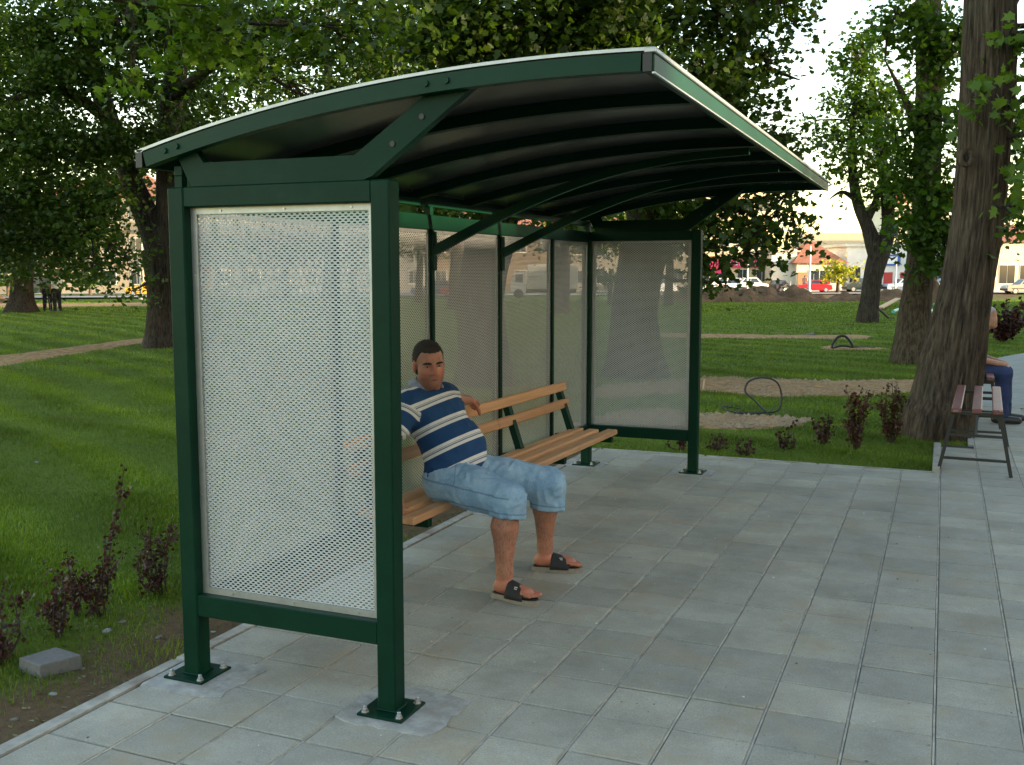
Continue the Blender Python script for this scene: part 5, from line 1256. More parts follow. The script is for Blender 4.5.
# --- simple full figures elsewhere
def figure(label, loc, rz, pose, shirt_c, trou_c, hairm=M_hair, hgt=1.74, res=.011, arms=None, shoe=(.02, .018, .017)):
    t = thing('person', label, 'person', loc, 0); S = SDF
    c_, s_ = math.cos(rz), math.sin(rz); k = hgt / 1.74
    def w(x, y, z): return np.array([loc[0] + k * (x * c_ - y * s_), loc[1] + k * (x * s_ + y * c_), loc[2] + k * z])   # local: +x faces forward
    if pose == 'sit':
        hz = .60; J = dict(hr=(0, -.09, hz), hl=(0, .09, hz), kr=(.43, -.12, .55), kl=(.43, .13, .55), ar=(.42, -.12, .09), al=(.45, .13, .09), sr=(.14, -.19, .97), sl=(.14, .19, .97), nk=(.19, 0, 1.03), hd=(.245, 0, 1.17), er=(.16, -.24, .72), el=(.16, .24, .72), wr=(.35, -.13, .67), wl=(.35, .14, .67), ch=(.09, 0, .85), be=(.02, 0, .69))
    else:
        hz = .92; J = dict(hr=(0, -.09, hz), hl=(0, .09, hz), kr=(.03, -.11, .50), kl=(-.02, .11, .50), ar=(-.02, -.12, .09), al=(-.05, .12, .09), sr=(0, -.19, 1.44), sl=(0, .19, 1.44), nk=(.01, 0, 1.50), hd=(.03, 0, 1.63), er=(-.02, -.25, 1.15), el=(-.02, .25, 1.15), wr=(.10, -.23, .93), wl=(.10, .23, .93), ch=(0, 0, 1.28), be=(.01, 0, 1.06))
        if arms: J.update(arms)
    J = {a: w(*b) for a, b in J.items()}
    allp = np.array(list(J.values())); lo, hi = allp.min(0) - .3, allp.max(0) + .3; lo[2] = loc[2] - .02
    fd = np.array([c_, s_, 0.]); sdv = np.array([-s_, c_, 0.])
    b = S(lo, hi, res); ax = [fd, sdv, np.array([0, 0, 1.0])]
    def tor(q, g):
        q.ell(J['ch'], (.115 * k + g, .175 * k + g, .21 * k + g), ax, 0); q.ell(J['be'], (.115 * k + g, .16 * k + g, .17 * k + g), ax, .05); q.cap(J['sr'], J['sl'], .065 * k + g, None, .04); return q
    tor(b, 0); b.cap(J['hr'], J['hl'], .12 * k, None, .04)
    for e in 'rl':
        b.chain([J['h' + e], J['k' + e], J['a' + e]], [.085 * k, .055 * k, .04 * k], .02); b.cap(J['a' + e] - np.array([0, 0, .04]) - fd * .04, J['a' + e] + fd * .17 - np.array([0, 0, .05]), .035, .028, .02)
        b.chain([J['s' + e], J['e' + e], J['w' + e]], [.05 * k, .042 * k, .03 * k], .02)
        hd = unit(J['w' + e] - J['e' + e]); b.cap(J['w' + e], J['w' + e] + hd * .08, .03, .034, .015)
        for o_ in (-.024, -.008, .008, .024): b.cap(J['w' + e] + hd * .08 + sdv * o_, J['w' + e] + hd * .155 + sdv * o_ * 1.1 - np.array([0, 0, .015]), .0115, .010, .004)
        b.cap(J['w' + e] + hd * .03, J['w' + e] + hd * .08 + fd * .045, .014, .011, .01)
    head(b, J['hd'], fd, (0, 0, 1), k, hairm, t, M_skin2, J['nk'] - np.array([0, 0, .02]), fine=False)
    skinobj('body', b, M_skin2, t)
    q = S(lo, hi, res); tor(q, .014)
    for e in 'rl': q.cap(J['s' + e], J['s' + e] * .4 + J['e' + e] * .6, .066 * k, .058 * k, .03)
    q.cut(J['be'] - np.array([0, 0, .17]), (0, 0, -1)); q.cut(J['nk'] + np.array([0, 0, .01]), (0, 0, 1))
    skinobj('shirt', q, mat('cloth ' + label[:28], shirt_c, .9, var=.12, nscale=12), t, wrinkle=.004, wf=14)
    q = S(lo, hi, res); q.cap(J['hr'], J['hl'], .135 * k, None, 0)
    for e in 'rl': q.chain([J['h' + e], J['k' + e], J['a' + e]], [.105 * k, .082 * k, .07 * k], .03)
    q.cut(J['hr'] + np.array([0, 0, .12 * k]), (0, 0, 1)); q.cut((0, 0, loc[2] + .075), (0, 0, -1))
    skinobj('trousers', q, mat('trouser ' + label[:28], trou_c, .9, var=.2, nscale=10), t, wrinkle=.006, wf=12)
    for e in 'rl':
        q = S(lo, hi, res); a = J['a' + e]; q.cap(a - np.array([0, 0, .035]) - fd * .05, a + fd * .18 - np.array([0, 0, .045]), .05, .04, .02); q.cut((0, 0, loc[2] + .002), (0, 0, -1))
        skinobj('shoe', q, mat('shoe_%.3f' % shoe[0], shoe, .45), t)
    return t
figure('grey haired person in blue jeans half hidden behind the leaning trunk', (.225, 12.70, .0), math.radians(-4), 'sit', (.03, .032, .04), (.018, .03, .095), M_hairg, 1.76, res=.0105)
for k_, (px, lab, col, rz) in enumerate(((48, 'standing man in grey shirt and dark trousers by far left tree', (.35, .36, .38), 1.9), (57.5, 'standing man in white shirt and black trousers on far left lawn', (.68, .69, .70), 2.4))):
    figure(lab, gp(px, 45.5), rz + YAW, 'stand', col, (.012, .012, .014), res=.016)
figure('person in pink shirt standing by the doorway behind the red car', gp(804.5, 107), YAW + 1.0, 'stand', (.55, .25, .22), (.35, .22, .17), res=.03)
# ------------------------------------------------------------------ street and background
M_asph = mat('asphalt', (.11, .105, .10), .9, var=.2, nscale=.8)
def strip(name, edges, z, m):
    vs = []
    for (px, d0, d1) in edges:
        for d in (d0, d1): q = gp(px, d); vs.append((q[0], q[1], q[2] + z))
    n = len(edges); o = addobj(name, npmesh(name, np.array(vs), np.array([(2 * i, 2 * i + 2, 2 * i + 3, 2 * i + 1) for i in range(n - 1)]), m)); o['kind'] = 'structure'; return o
SD = lambda px: 86 + 20 * np.clip((px + 100) / 1100, -.3, 1.3)         # street centre depth by column
cols = [-600, -200, 0, 200, 400, 600, 800, 1000, 1200, 1600]
strip('road', [(p, SD(p) - 4.5, SD(p) + 4.5) for p in cols], .05, M_asph)
strip('pavement_far', [(p, SD(p) + 4.5, SD(p) + 8.5) for p in cols], .16, mat('far_pavement', (.34, .32, .29), .9, var=.1, nscale=.5))
strip('pavement_near', [(p, SD(p) - 7.5, SD(p) - 4.6) for p in cols], .12, mat('near_pavement', (.34, .33, .31), .9, var=.1, nscale=.5))
# dug-up soil before the street
def heap(name, pts, w, h, seed, label=None):
    """ridge of loose soil along ground points"""
    P = catmull(pts, 12); nrm = np.gradient(P, axis=0); nrm = np.stack([-nrm[:, 1], nrm[:, 0]], -1); nrm /= np.linalg.norm(nrm, axis=1)[:, None]
    u_ = np.linspace(-1, 1, 19); vs = []
    for i, p in enumerate(P):
        hh = h * (.75 + .3 * fbm(np.array([[i * .13, seed, 0]]), 2)[0]) * min(1, 3 * min(i + .3, len(P) - i - .7) / len(P) + .15)
        for k in u_:
            z = hh * max(0, 1 - k * k) ** .8; q = p[:2] + nrm[i] * k * w
            z += .32 * h * max(0, 1 - k * k) * fbm(np.array([[q[0] * 1.6, q[1] * 1.6, seed]]), 3)[0]; vs.append((q[0], q[1], float(zg(*q)) - .06 + z))
    n = len(u_); ix = np.arange(len(vs)).reshape(-1, n); F = np.stack([ix[:-1, :-1], ix[:-1, 1:], ix[1:, 1:], ix[1:, :-1]], -1).reshape(-1, 4)
    o = addobj(name, npmesh(name, np.array(vs), F, M_soil, True)); tag(o, label, 'soil heap', 'heaps of dug soil'); return o
heap('soil_heap', [gp(p, 73) for p in (640, 700, 745, 775, 800, 835)], 2.4, 1.05, 1, 'long ridge of dug soil in front of the parked cars')
heap('soil_heap', [gp(p, 76) for p in (825, 850, 880, 905, 930)], 2.2, .75, 2, 'lower ridge of soil behind the slim forked tree')
heap('soil_heap', [gp(p, 62) for p in (925, 936, 947, 956)], 1.5, 1.7, 3, 'pointed heap of sandy soil between the two big trunks')
heap('soil_heap', [gp(p, 68) for p in (-40, -10, 10)], 1.6, .8, 4, 'small heap of earth at the left picture edge')
dirt_patch('dirt_ground', [(690, 291), (760, 290), (850, 290), (960, 290), (1010, 291), (1010, 297), (930, 302), (850, 298), (760, 296), (690, 296)], seed=7, res=.7, m=M_soil, amp=.06)

def wallmat(n_, c): return mat('plaster_' + n_, c, .92, var=.12, nscale=.5, dirt=(tuple(v * .7 for v in c), .35, .5, .8))
M_glass = mat('window_glass', (.03, .035, .04), .08, spec=.8); M_frame = mat('window_frame', (.6, .58, .54), .6); M_tile = mat('roof_tile', (.26, .10, .06), .85, var=.3, nscale=1.2, bmp=.6, bscale=6, bdist=.06)
M_metal = mat('grey_pole', (.42, .42, .40), .5, metal=.3); M_blind = mat('shutter', (.45, .33, .22), .8)
def building(name, label, px0, px1, d, h, wm, floors, bays, roof='flat', depth=9, roofh=2.4, roofm=None, balcony=False, wh=1.35, cat='building', ww=1.15, door=None, overh=.5, y0=0.9):
    c = gp((px0 + px1) / 2, d); wdt = (px1 - px0) * d / FPX
    b = thing(name, label, cat, c, YAW, 'street buildings')
    def part(nm, mb, m, parent=None, smooth=False): return addobj(nm, mb.mesh(nm, m, smooth), parent or b, world=False)
    part('wall', MB().box((-wdt / 2, 0, -.4), (wdt / 2, depth, h)), wm)
    fh = h / floors
    for f in range(floors):
        for k in range(bays):
            xc = -wdt / 2 + wdt * (k + .5) / bays; z0 = f * fh + y0
            if door and (f, k) in door: 
                part('door', MB().box((xc - .5, -.05, 0), (xc + .5, .05, 2.05)), door[(f, k)]); continue
            w = part('window', MB().box((xc - ww / 2 - .07, -.04, z0 - .07), (xc + ww / 2 + .07, .03, z0 + wh + .07)), M_frame)
            addobj('pane', MB().box((xc - ww / 2, -.055, z0), (xc - .03, -.02, z0 + wh)).box((xc + .03, -.055, z0), (xc + ww / 2, -.02, z0 + wh)).mesh('pane', M_glass), w, world=False)
            if balcony and f > 0 and k % 2 == 0:
                bal = part('balcony', MB().box((xc - 1.5, -1.15, f * fh - .1), (xc + 1.5, -.001, f * fh + .06)), wm)
                m_ = MB().box((xc - 1.5, -1.15, f * fh + .92), (xc + 1.5, -1.1, f * fh + .98))
                for s_ in np.linspace(-1.47, 1.45, 18): m_.box((xc + s_, -1.14, f * fh + .061), (xc + s_ + .025, -1.115, f * fh + .919))
                addobj('railing', m_.mesh('railing', M_metal), bal, world=False)
    rm = roofm or M_tile
    if roof == 'flat': part('roof', MB().box((-wdt / 2 - .3, -.3, h + .002), (wdt / 2 + .3, depth + .3, h + .3)), rm)
    elif roof == 'hip':
        e = overh; x0_, x1_, ya, yb_ = -wdt / 2 - e, wdt / 2 + e, -e, depth + e; ri = min(depth / 2 + e, wdt / 2 + e - .3)
        part('roof', MB().poly([(x0_, ya, h), (x1_, ya, h), (x1_, yb_, h), (x0_, yb_, h), (x0_ + ri, depth / 2, h + roofh), (x1_ - ri, depth / 2, h + roofh), ], [(0, 1, 5, 4), (1, 2, 5), (2, 3, 4, 5), (3, 0, 4), (3, 2, 1, 0)]), rm)
    else:
        e = overh; x0_, x1_, ya, yb_ = -wdt / 2 - e, wdt / 2 + e, -e, depth + e
        part('roof', MB().poly([(x0_, ya, h), (x1_, ya, h), (x1_, yb_, h), (x0_, yb_, h), (x0_, depth / 2, h + roofh), (x1_, depth / 2, h + roofh)], [(0, 1, 5, 4), (2, 3, 4, 5), (1, 2, 5), (3, 0, 4), (3, 2, 1, 0)]), rm)
    return b, part, wdt
building('apartment_house', 'long pale house with red roof behind the far left trees', -180, 40, 104, 6.4, wallmat('a', (.20, .17, .14)), 2, 9, 'gable', roofh=3)  # this house and the next five: shade is put into the darker wall colour
building('apartment_house', 'three storey cream house with balconies above the yellow car', 44, 178, 103, 9.6, wallmat('b', (.27, .23, .175)), 3, 5, 'hip', roofh=2.6, balcony=True)
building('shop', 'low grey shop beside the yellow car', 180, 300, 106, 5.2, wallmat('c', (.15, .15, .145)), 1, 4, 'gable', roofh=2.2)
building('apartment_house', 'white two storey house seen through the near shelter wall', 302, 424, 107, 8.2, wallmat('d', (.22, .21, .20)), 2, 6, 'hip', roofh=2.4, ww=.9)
building('apartment_house', 'ochre house behind the shelter, brown roof', 428, 560, 110, 6.6, wallmat('e', (.18, .13, .085)), 2, 5, 'gable', roofh=2.6)
building('shop', 'pale shop building behind the far shelter wall', 564, 690, 112, 6.2, wallmat('f', (.25, .22, .18)), 2, 5, 'gable', roofh=2.2)
bA, pA, wA = building('apartment_house', 'sunlit cream block with balconies and pink shop signs', 694, 771, 116, 11.8, wallmat('g', (.62, .50, .33)), 3, 4, 'hip', roofh=2.2, balcony=True, y0=1.0)
M_pink = mat('pink_sign', (.62, .035, .14), .5); M_pinkl = mat('sign_letter', (.8, .75, .75), .5)
sg = pA('shop_sign', MB().box((-.2, -.22, 2.55), (3.6, -.06, 3.55)), M_pink); m_ = MB()
for k in range(7): m_.box((.15 + k * .47, -.235, 2.85), (.45 + k * .47, -.221, 3.25))
addobj('sign_lettering', m_.mesh('sign_lettering', M_pinkl), sg, world=False)
pA('shop_sign', MB().box((-3.0, -.22, 1.9), (-1.1, -.06, 3.5)), M_pink)
building('house', 'small plastered annex with stone base beside the brown roofed house', 771, 796, 113, 4.3, wallmat('h', (.66, .60, .50)), 1, 1, 'flat', depth=6, ww=.8, wh=.6, roofm=wallmat('h2', (.5, .45, .4)), y0=2.3)
bH, pH, wH = building('house', 'single storey beige house with brown hipped tile roof', 796, 842, 112, 3.05, wallmat('i', (.58, .52, .42)), 1, 4, 'hip', depth=8, roofh=2.5, door={(0, 0): mat('wood_door', (.30, .16, .07), .6)}, overh=.55)
building('house', 'house with ochre roof behind the yellow green tree', 812, 880, 128, 4.6, wallmat('j', (.66, .58, .36)), 1, 4, 'gable', depth=9, roofh=2.4, roofm=mat('ochre_roof', (.42, .34, .20), .9, var=.2))
bS, pS, wS = building('shop', 'white shop with blue sign and red door behind the slim tree', 846, 962, 115, 4.9, wallmat('k', (.74, .73, .70)), 1, 7, 'flat', roofm=wallmat('k2', (.6, .58, .52)), door={(0, 2): mat('red_door', (.45, .03, .03), .5), (0, 3): mat('red_door', (.45, .03, .03), .5)}, wh=1.7)
sg = pS('shop_sign', MB().box((-3.1, -.2, 2.8), (-.6, -.05, 4.0)), mat('blue_sign', (.03, .10, .42), .4)); addobj('sign_face', MB().box((-2.75, -.215, 3.0), (-.95, -.201, 3.8)).mesh('sign_face', mat('white_sign', (.8, .8, .8), .5)), sg, world=False)
building('shop', 'cream shop front at the right picture edge beyond the path', 975, 1120, 108, 5.2, wallmat('l', (.70, .58, .40)), 1, 7, 'gable', roofh=2.0, wh=1.9, ww=1.6)
building('apartment_house', 'tall pale block far behind the white shop', 885, 1010, 165, 13, wallmat('m', (.66, .58, .46)), 4, 8, 'hip', roofh=3)
building('apartment_house', 'pale block out beyond the right edge of view', 1130, 1330, 112, 9, wallmat('n', (.6, .56, .5)), 3, 8, 'gable')
building('apartment_house', 'plain block out beyond the left edge of view', -420, -200, 100, 8, wallmat('o', (.55, .52, .47)), 3, 8, 'gable')
# lamp posts and poles
def pole(px, d, top_py, label, lamp=True, r=.09):
    c = gp(px, d); h = float(p3(px, top_py, d)[2] - c[2]); t = thing('lamp_post' if lamp else 'pole', label, 'lamp post' if lamp else 'pole', c, YAW, 'street poles')
    addobj('post', MB().lathe([(r * 1.5, 0), (r * 1.5, .4), (r, .45), (r * .6, h)], (0, 0, 0), 10).mesh('post', M_metal, True), t, world=False)
    if lamp: addobj('lamp_head', MB().bar((0, 0, h), (-1.2, -.3, h + .25), .08, .08).box((-1.7, -.45, h + .2), (-1.1, -.2, h + .34), .03).mesh('lamp_head', M_metal), t, world=False)
    return t
pole(747, 98, 224, 'pale street pole in front of the pink shop signs'); pole(809, 100, 246, 'thin pale pole before the brown roofed house', False, .13); pole(895, 98, 262, 'grey pole beside the red shop door', False, .1); pole(141, 80, 262, 'grey pole in front of the yellow car', False, .11); pole(460, 86, 222, 'street pole seen through the shelter rear wall')
pole(790, 79, 281, 'thin dark stake in the dug soil', False, .03); pole(880, 77, 283, 'thin stake beside the slim forked tree', False, .03)
# cars
def car(label, px, d, col, rz=0, style='hatch', L=3.75, name='parked_car', Wd=1.55):
    c = gp(px, d); c[2] += .05 if abs(d - SD(px)) < 4.5 else 0
    t = thing(name, label, 'car', c, YAW + rz, 'cars parked along the street'); s = L / 3.75
    body = mat('paint_%.2f_%.2f_%.2f' % col, col, .28, spec=.6); 
    def part(nm, mb, m, parent=None, smooth=False): return addobj(nm, mb.mesh(nm, m, smooth), parent or t, world=False)
    w = Wd / 2
    lowp = [(-1.87, .32), (-1.88, .62), (-1.80, .80), (-.95, .88), (-.55, .90), (1.25, .90), (1.80, .82), (1.87, .60), (1.85, .32), (1.45, .26), (1.42, .42), (1.28, .56), (1.08, .56), (.94, .42), (.90, .24), (-.88, .24), (-.92, .42), (-1.06, .56), (-1.26, .56), (-1.40, .42), (-1.44, .26)]
    if style == 'hatch': gl = [(-.80, .89), (-.30, 1.36), (1.25, 1.38), (1.72, .90)]
    elif style == 'sedan': gl = [(-.75, .89), (-.22, 1.38), (.85, 1.38), (1.30, .90)]
    else: gl = [(-1.0, .89), (-.62, 1.44), (1.72, 1.46), (1.82, .90)]
    part('body', MB().prism([(x * s, z * s) for x, z in lowp], 1, -w, w), body)
    g = [(x * s, z * s) for x, z in gl]; wt = w * .80; vs = []
    for sy, ww_ in ((-1, 1), (1, 1)):
        vs += [(g[0][0], sy * w * .97, g[0][1]), (g[1][0], sy * wt, g[1][1]), (g[2][0], sy * wt, g[2][1]), (g[3][0], sy * w * .97, g[3][1])]
    part('cabin', MB().poly(vs, [(0, 1, 2, 3), (7, 6, 5, 4), (1, 5, 6, 2), (0, 4, 5, 1), (3, 2, 6, 7)]), body)
    def lerp(u_, v_, sy):                                    # point on a cabin side: u along, v up
        a = np.array(vs[0 if sy < 0 else 4]); b = np.array(vs[3 if sy < 0 else 7]); e = np.array(vs[1 if sy < 0 else 5]); f = np.array(vs[2 if sy < 0 else 6])
        return (a * (1 - u_) + b * u_) * (1 - v_) + (e * (1 - u_) + f * u_) * v_ + np.array([0, sy * .012, 0])
    for sy in (-1, 1):
        for u0, u1 in ((.08, .46), (.50, .90)): part('side_window', MB().poly([lerp(u0, .12, sy), lerp(u1, .12, sy), lerp(u1, .86, sy), lerp(u0, .86, sy)], [(0, 1, 2, 3)]), M_glass)
        part('bumper_strip', MB().box((-1.5 * s, sy * (w + .012) - .01, .50 * s), (1.5 * s, sy * (w + .012) + .01, .56 * s)), M_black)
    for fr, (i, j) in enumerate(((0, 1), (3, 2))):
        a, b, e, f = (np.array(vs[i]), np.array(vs[i + 4]), np.array(vs[j]), np.array(vs[j + 4])); o = np.array([-.015 if fr == 0 else .015, 0, .012])
        part('windscreen' if fr == 0 else 'rear_window', MB().poly([a * .92 + e * .08 + o + (b - a) * .06, a * .08 + e * .92 + o + (f - e) * .06, f * .92 + b * .08 + o - (f - e) * .06, f * .08 + b * .92 + o - (b - a) * .06], [(0, 1, 2, 3)]), M_glass)
    for x in (-1.16, 1.18):
        for sy in (-1, 1):
            wl = part('wheel', MB().lathe([(.20 * s, -.09), (.29 * s, -.085), (.30 * s, 0), (.29 * s, .085), (.20 * s, .09)], (x * s, sy * (w - .09), .30 * s), 18, 1), mat('tyre', (.015, .015, .015), .8), smooth=True)
            addobj('rim', MB().lathe([(.19 * s, -.01), (.19 * s, .012), (.06 * s, .02)], (x * s, sy * (w + .0), .30 * s), 14, 1).mesh('rim', mat('rim', (.45, .45, .45), .35, metal=.7), True), wl, world=False)
    for sy in (-1, 1):
        part('headlight', MB().box((-1.895 * s, sy * w * .72 - .14, .58 * s), (-1.84 * s, sy * w * .72 + .14, .74 * s), .01), mat('headlight', (.7, .7, .68), .15)); part('tail_light', MB().box((1.84 * s, sy * w * .78 - .12, .60 * s), (1.885 * s, sy * w * .78 + .12, .76 * s), .01), mat('tail_light', (.35, .02, .02), .3))
    part('bumper', MB().box((-1.95 * s, -w * .96, .36 * s), (-1.86 * s, w * .96, .52 * s), .03), M_black); part('bumper', MB().box((1.86 * s, -w * .96, .36 * s), (1.94 * s, w * .96, .52 * s), .03), M_black)
    return t
car('small red hatchback parked before the brown roofed house', 813, 104, (.55, .012, .022), 0, 'hatch', 3.4)
car('silver sedan parked beside the pink shop signs', 746, 101, (.62, .64, .66), 0, 'sedan', 4.1)
car('white car left of the silver sedan, half hidden by leaves', 721, 99, (.78, .78, .77), 0, 'van', 3.8)
car('dark car at the edge of the far shelter post', 703, 102, (.03, .035, .05), 0, 'hatch', 3.7)
car('dark car behind the silver sedan', 772, 107, (.03, .03, .035), .3, 'hatch', 3.4)
car('dark green jeep behind the yellow green tree', 862, 106, (.035, .05, .05), 0, 'van', 3.7)
car('light blue car between slim tree and second trunk', 903, 105, (.38, .46, .55), 0, 'hatch', 3.8)
car('pale blue car between the two big trunks', 944, 104, (.45, .55, .66), 0, 'hatch', 3.8)
car('dusty car at the right picture edge', 1024, 98, (.35, .30, .26), 0, 'hatch', 3.9)
car('yellow hatchback half hidden behind the left forked trunk', 150, 88, (.75, .38, .015), 0, 'hatch', 3.6)
car('red car seen through the rear shelter wall', 465, 86, (.50, .02, .03), 0, 'sedan', 4.0)
car('blue grey car seen through the rear shelter wall', 434, 88, (.10, .13, .22), 0, 'hatch', 3.8)
car('white car beyond the far shelter wall', 655, 97, (.72, .72, .72), 0, 'sedan', 4.0)
# box truck
c = gp(538, 84); tr = thing('box_truck', 'white box truck seen through the rear shelter wall', 'truck', c, YAW)
Mw = mat('truck_white', (.5, .5, .5), .4)
addobj('cargo_box', MB().box((-.9, -1.05, .75), (3.2, 1.05, 2.75), .03).mesh('cargo_box', mat('truck_box', (.36, .35, .33), .5, var=.1)), tr, world=False)
cb = addobj('cab', MB().prism([(-2.2, .45), (-2.25, 1.2), (-1.95, 2.1), (-1.0, 2.15), (-1.0, .45)], 1, -.95, .95).mesh('cab', Mw), tr, world=False)
for sy in (-1, 1): addobj('side_window', MB().box((-1.85, sy * .955 - .01, 1.3), (-1.25, sy * .955 + .01, 1.95)).mesh('side_window', M_glass), cb, world=False)
addobj('chassis', MB().box((-2.1, -.5, .45), (3.1, .5, .74)).mesh('chassis', M_black), tr, world=False)
for x in (-1.6, 2.2):
    for sy in (-1, 1): addobj('wheel', MB().lathe([(.2, -.12), (.38, -.11), (.4, 0), (.38, .11), (.2, .12)], (x, sy * .85, .4), 16, 1).mesh('wheel', MATS['tyre'], True), tr, world=False)

# bicycle by the two standing men
bc = gp(38, 45.2); by = thing('bicycle', 'dark bicycle leaning beside the two standing men', 'bicycle', bc, YAW + .2)
for x in (-.52, .52):
    ring = [(x + .33 * math.cos(a), 0, .34 + .33 * math.sin(a)) for a in np.linspace(0, 2 * math.pi, 25)]; w_ = addobj('wheel', MB().tube(ring, .022, 6, False).mesh('wheel', M_black, True), by, world=False)
    m_ = MB()
    for a in np.linspace(0, 2 * math.pi, 9)[:-1]: m_.tube([(x, 0, .34), (x + .32 * math.cos(a), 0, .34 + .32 * math.sin(a))], .003, 3)
    addobj('spoke', m_.mesh('spoke', M_metal), w_, world=False)
addobj('frame', MB().tube([(-.52, 0, .34), (-.2, 0, .82), (.36, 0, .86), (-.08, 0, .34), (-.2, 0, .82)], .02, 6).tube([(-.52, 0, .34), (-.08, 0, .34)], .016, 6).tube([(.52, 0, .34), (.34, 0, 1.0)], .02, 6).mesh('frame', M_black, True), by, world=False)
addobj('handlebar', MB().tube([(.30, -.28, 1.02), (.34, 0, 1.02), (.30, .28, 1.02)], .016, 6).mesh('handlebar', M_black, True), by, world=False)
addobj('saddle', MB().box((-.34, -.07, .90), (-.10, .07, .96), .02).bar((-.2, 0, .8), (-.22, 0, .9), .03, .03).mesh('saddle', M_black), by, world=False)

# loose things on the ground
M_cable = mat('black_cable', (.02, .02, .022), .5)
def cable(label, pts, r=.012):
    P = catmull(pts, 10); tag(MB().tube(P, r, 6).build('cable', M_cable, smooth=True), label, 'cable', 'loose ends of cable')
g0 = gpx(765, 413); rr = RT
def cp(dx, z, dy=0): return g0 + rr * dx + np.array([math.sin(-YAW), math.cos(YAW), 0]) * dy + np.array([0, 0, z - .01])
cable('black cable rising in a loop from the trench scar', [cp(-.38, .02), cp(-.2, .0), cp(.02, .02), cp(.16, .05), cp(.20, .22, .03), cp(.14, .38, .05), cp(-.02, .43, .08), cp(-.18, .38, .1), cp(-.22, .26, .1), cp(-.12, .16, .05), cp(-.02, .05, 0), cp(.05, .0, -.05)])
cable('thin cable lying flat beside the looped cable', [cp(-.02, .02, .03), cp(-.22, .015, .06), cp(-.42, .02, .12), cp(-.46, .06, .3), cp(-.36, .03, .42), cp(-.2, .01, .4)], .008)
g0 = gpx(843, 348)
cable('black cable hump on the lawn before the slim tree', [cp(-.25, .0), cp(-.22, .12), cp(-.1, .26), cp(.05, .26), cp(.18, .12), cp(.22, .0)], .03)
cable('grey cable end lying beside the cable hump', [cp(-.2, .0, .1), cp(.0, .05, .12), cp(.3, .02, .1), cp(.75, .01, .1)], .025)
g0 = gpx(886, 318); cable('dark bent pipe end left of the second trunk', [cp(-.3, .35), cp(-.1, .2), cp(.1, .02), cp(.3, .0)], .05)
M_turq = mat('turquoise_pipe', (.10, .42, .36), .4)
for k, (a, b, lab) in enumerate((((934, 306), (953, 304), 'upper turquoise pipe lying between the trunks'), ((930, 314), (952, 308), 'lower turquoise pipe lying between the trunks'), ((893, 314), (902, 312), 'short turquoise pipe left of the second trunk'))):
    A_, B_ = gpx(*a), gpx(*b); tag(MB().tube([A_ + (0, 0, .1), B_ + (0, 0, .16)], .07, 8).build('pipe', M_turq, smooth=True), lab, 'pipe', 'turquoise pipes')
tag(MB().bar(gpx(880, 310) + (0, 0, .1), gpx(898, 304) + (0, 0, .35), .3, .06).build('board', mat('pale_board', (.45, .30, .16), .8)), 'pale board leaning on the soil left of the second trunk', 'board')
# loose paver on the soil strip
pb = gpx(46, 664); blk = MB().poly([(-.115, -.085, -.02), (.045, -.115, -.02), (.125, .045, -.02), (-.06, .075, -.02), (-.112, -.082, .042), (.043, -.112, .042), (.122, .043, .046), (-.058, .072, .046)], [(3, 2, 1, 0), (4, 5, 6, 7), (0, 1, 5, 4), (1, 2, 6, 5), (2, 3, 7, 6), (3, 0, 4, 7)])
blk.v = [tuple(np.array(v) + pb + (0, .04, -.015)) for v in blk.v]
lp = tag(blk.build('loose_paver', mat('loose_paver', (.125, .12, .118), .9, var=.15, nscale=60, bmp=.5, bscale=150)), 'loose light grey concrete paver on the soil at left', 'paver')
bv = lp.modifiers.new('bev', 'BEVEL'); bv.width = .006; bv.segments = 2
tag(MB().bar(gpx(703, 388) + (0, 0, -.02), gpx(703, 388) + (.02, 0, .13), .025, .02).build('stake', mat('stake_wood', (.5, .36, .22), .8)), 'short pale wooden stake by the trench at the far post', 'stake')
def stone(pos, s, m, label, seed, name='stone', cat='stone', group='stones and litter'):
    r_ = np.random.default_rng(seed); import bmesh
    bm = bmesh.new(); bmesh.ops.create_icosphere(bm, subdivisions=2, radius=1)
    for v in bm.verts: v.co *= 1 + .28 * float(vnoise(np.array([[v.co.x * 1.7 + seed, v.co.y * 1.7, v.co.z * 1.7]]))[0]); v.co.x *= s[0]; v.co.y *= s[1]; v.co.z *= s[2]
    me = bpy.data.meshes.new(name); bm.to_mesh(me); bm.free(); me.materials.append(m)
    o = addobj(name, me, None, False, loc=tuple(np.array(pos) + (0, 0, s[2] * .3))); o.rotation_euler = (0, 0, seed); return tag(o, label, cat, group)
M_stone = mat('pale_stone', (.14, .125, .105), .9, var=.2, nscale=30); M_litter = mat('litter_paper', (.22, .225, .23), .7)
for k, (px, py, s, m_, lab) in enumerate(((122, 618, .022, M_stone, 'pale round stone below the tall barberry stem'), (159, 632, .022, M_stone, 'pale stone near the near left shelter post'), (83, 662, .012, M_stone, 'tiny pebble right of the loose paver'), (79, 671, .012, M_stone, 'tiny pebble below right of the loose paver'), (107, 627, .03, M_litter, 'scrap of pale litter in the grass by the barberries'), (53, 686, .022, M_litter, 'scrap of white litter on the soil strip'), (14, 710, .018, M_stone, 'pale flat pebble at the lower left soil'), (88, 737, .012, M_black, 'dark pebble on the left kerb'), (811, 334, .16, M_stone, 'pale flat rock on the far lawn'), (213, 626, .014, M_litter, 'white speck of litter behind the near left post'), (945, 444, .03, M_litter, 'scrap of pale litter at the foot of the big trunk'), (36, 459, .03, M_litter, 'pale fallen leaf on the left lawn'))):
    P_ = gpx(px, py); P_[2] = float(lawn_z(P_[0], P_[1])) + (.035 if k == 7 else 0); stone(P_, (s * .95, s * .7, s * .35), m_, lab, k + 1)
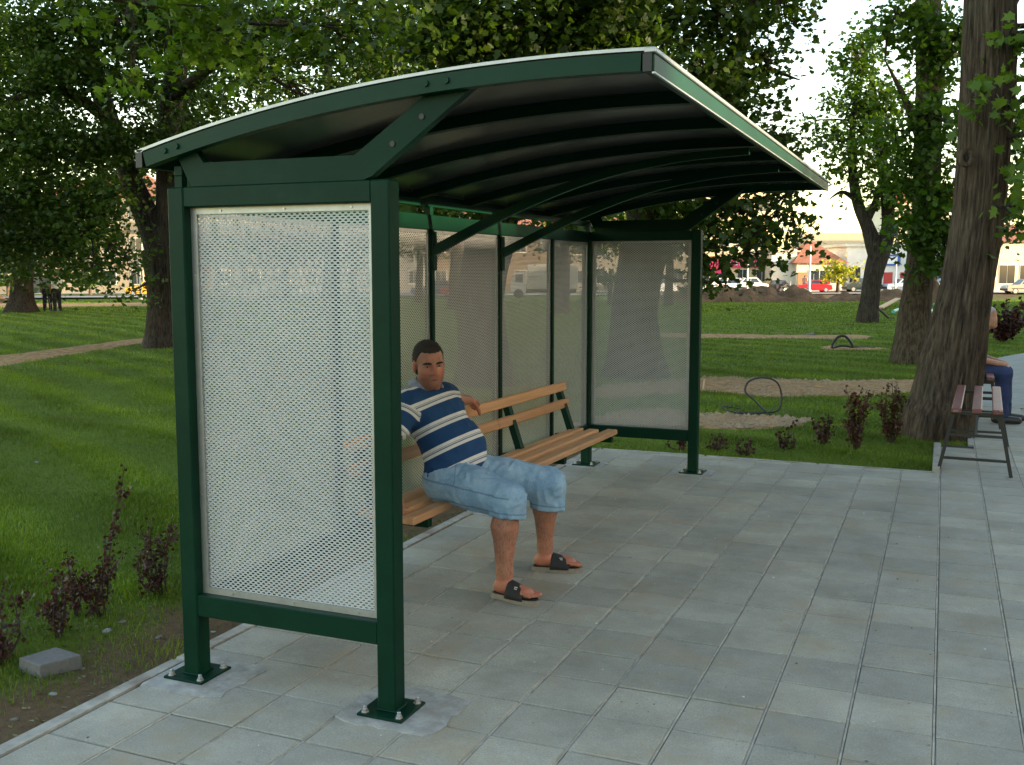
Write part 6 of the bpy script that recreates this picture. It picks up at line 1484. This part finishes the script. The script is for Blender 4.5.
# crumbs of soil and gravel in the trench scars
M_crumb = mat('soil_crumb', (.32, .225, .135), .95, var=.3, nscale=3)
vs, fs = [], []; rs = np.random.default_rng(5)
for c in DIRT[:2]:
    x0_, y0_ = c.min(0); x1_, y1_ = c.max(0); x = rs.uniform(x0_, x1_, 5200); y = rs.uniform(y0_, y1_, 5200); ok = in_poly(x, y, c)
    for a, b in zip(x[ok], y[ok]):
        if len(vs) > 24000: break
        s_ = .012 + .03 * rs.random() ** 3; k = len(vs); z = float(lawn_z(a, b)) + .018
        t_ = rs.uniform(.5, 1.2, 6) * s_; vs += [(a - t_[0], b, z), (a, b - t_[1], z), (a + t_[2], b, z), (a, b + t_[3], z), (a, b, z + t_[4] * .9)]; fs += [(k, k + 1, k + 4), (k + 1, k + 2, k + 4), (k + 2, k + 3, k + 4), (k + 3, k, k + 4)]
o = addobj('gravel', npmesh('gravel', np.array(vs), np.array(fs), M_crumb)); o['kind'] = 'stuff'; tag(o, 'crumbs of soil and gravel in the trench scars', 'gravel')

# grit and crumbs lying on the paving
vs, fs = [], []; rs = np.random.default_rng(77)
for _ in range(420):
    d_ = rs.uniform(3.2, 9.5); px_ = rs.uniform(150, 1040); g_ = gp(px_, d_)
    if not (X0 + .05 < g_[0] < 3.2 and g_[1] < 9.2): continue
    s_ = .0022 + .0065 * rs.random() ** 4; k = len(vs); a_, b_ = g_[0], g_[1]; t_ = rs.uniform(.5, 1.3, 5) * s_
    vs += [(a_ - t_[0], b_, .0012), (a_, b_ - t_[1], .0012), (a_ + t_[2], b_, .0012), (a_, b_ + t_[3], .0012), (a_, b_, .0012 + t_[4] * .8)]; fs += [(k, k + 1, k + 4), (k + 1, k + 2, k + 4), (k + 2, k + 3, k + 4), (k + 3, k, k + 4)]
M_grit, nt_, p_ = newmat('paving_grit'); g_n = nt_.nodes.new('ShaderNodeNewGeometry'); nt_.links.new(ramp(nt_, g_n.outputs['Random Per Island'], [(0, (.03, .028, .025)), (.45, (.12, .10, .07)), (.7, (.45, .43, .40)), (1, (.6, .58, .55))]), p_.inputs['Base Color'])
o = addobj('grit', npmesh('grit', np.array(vs), np.array(fs), M_grit)); o['kind'] = 'stuff'; tag(o, 'specks of grit scattered over the grey paving', 'grit')
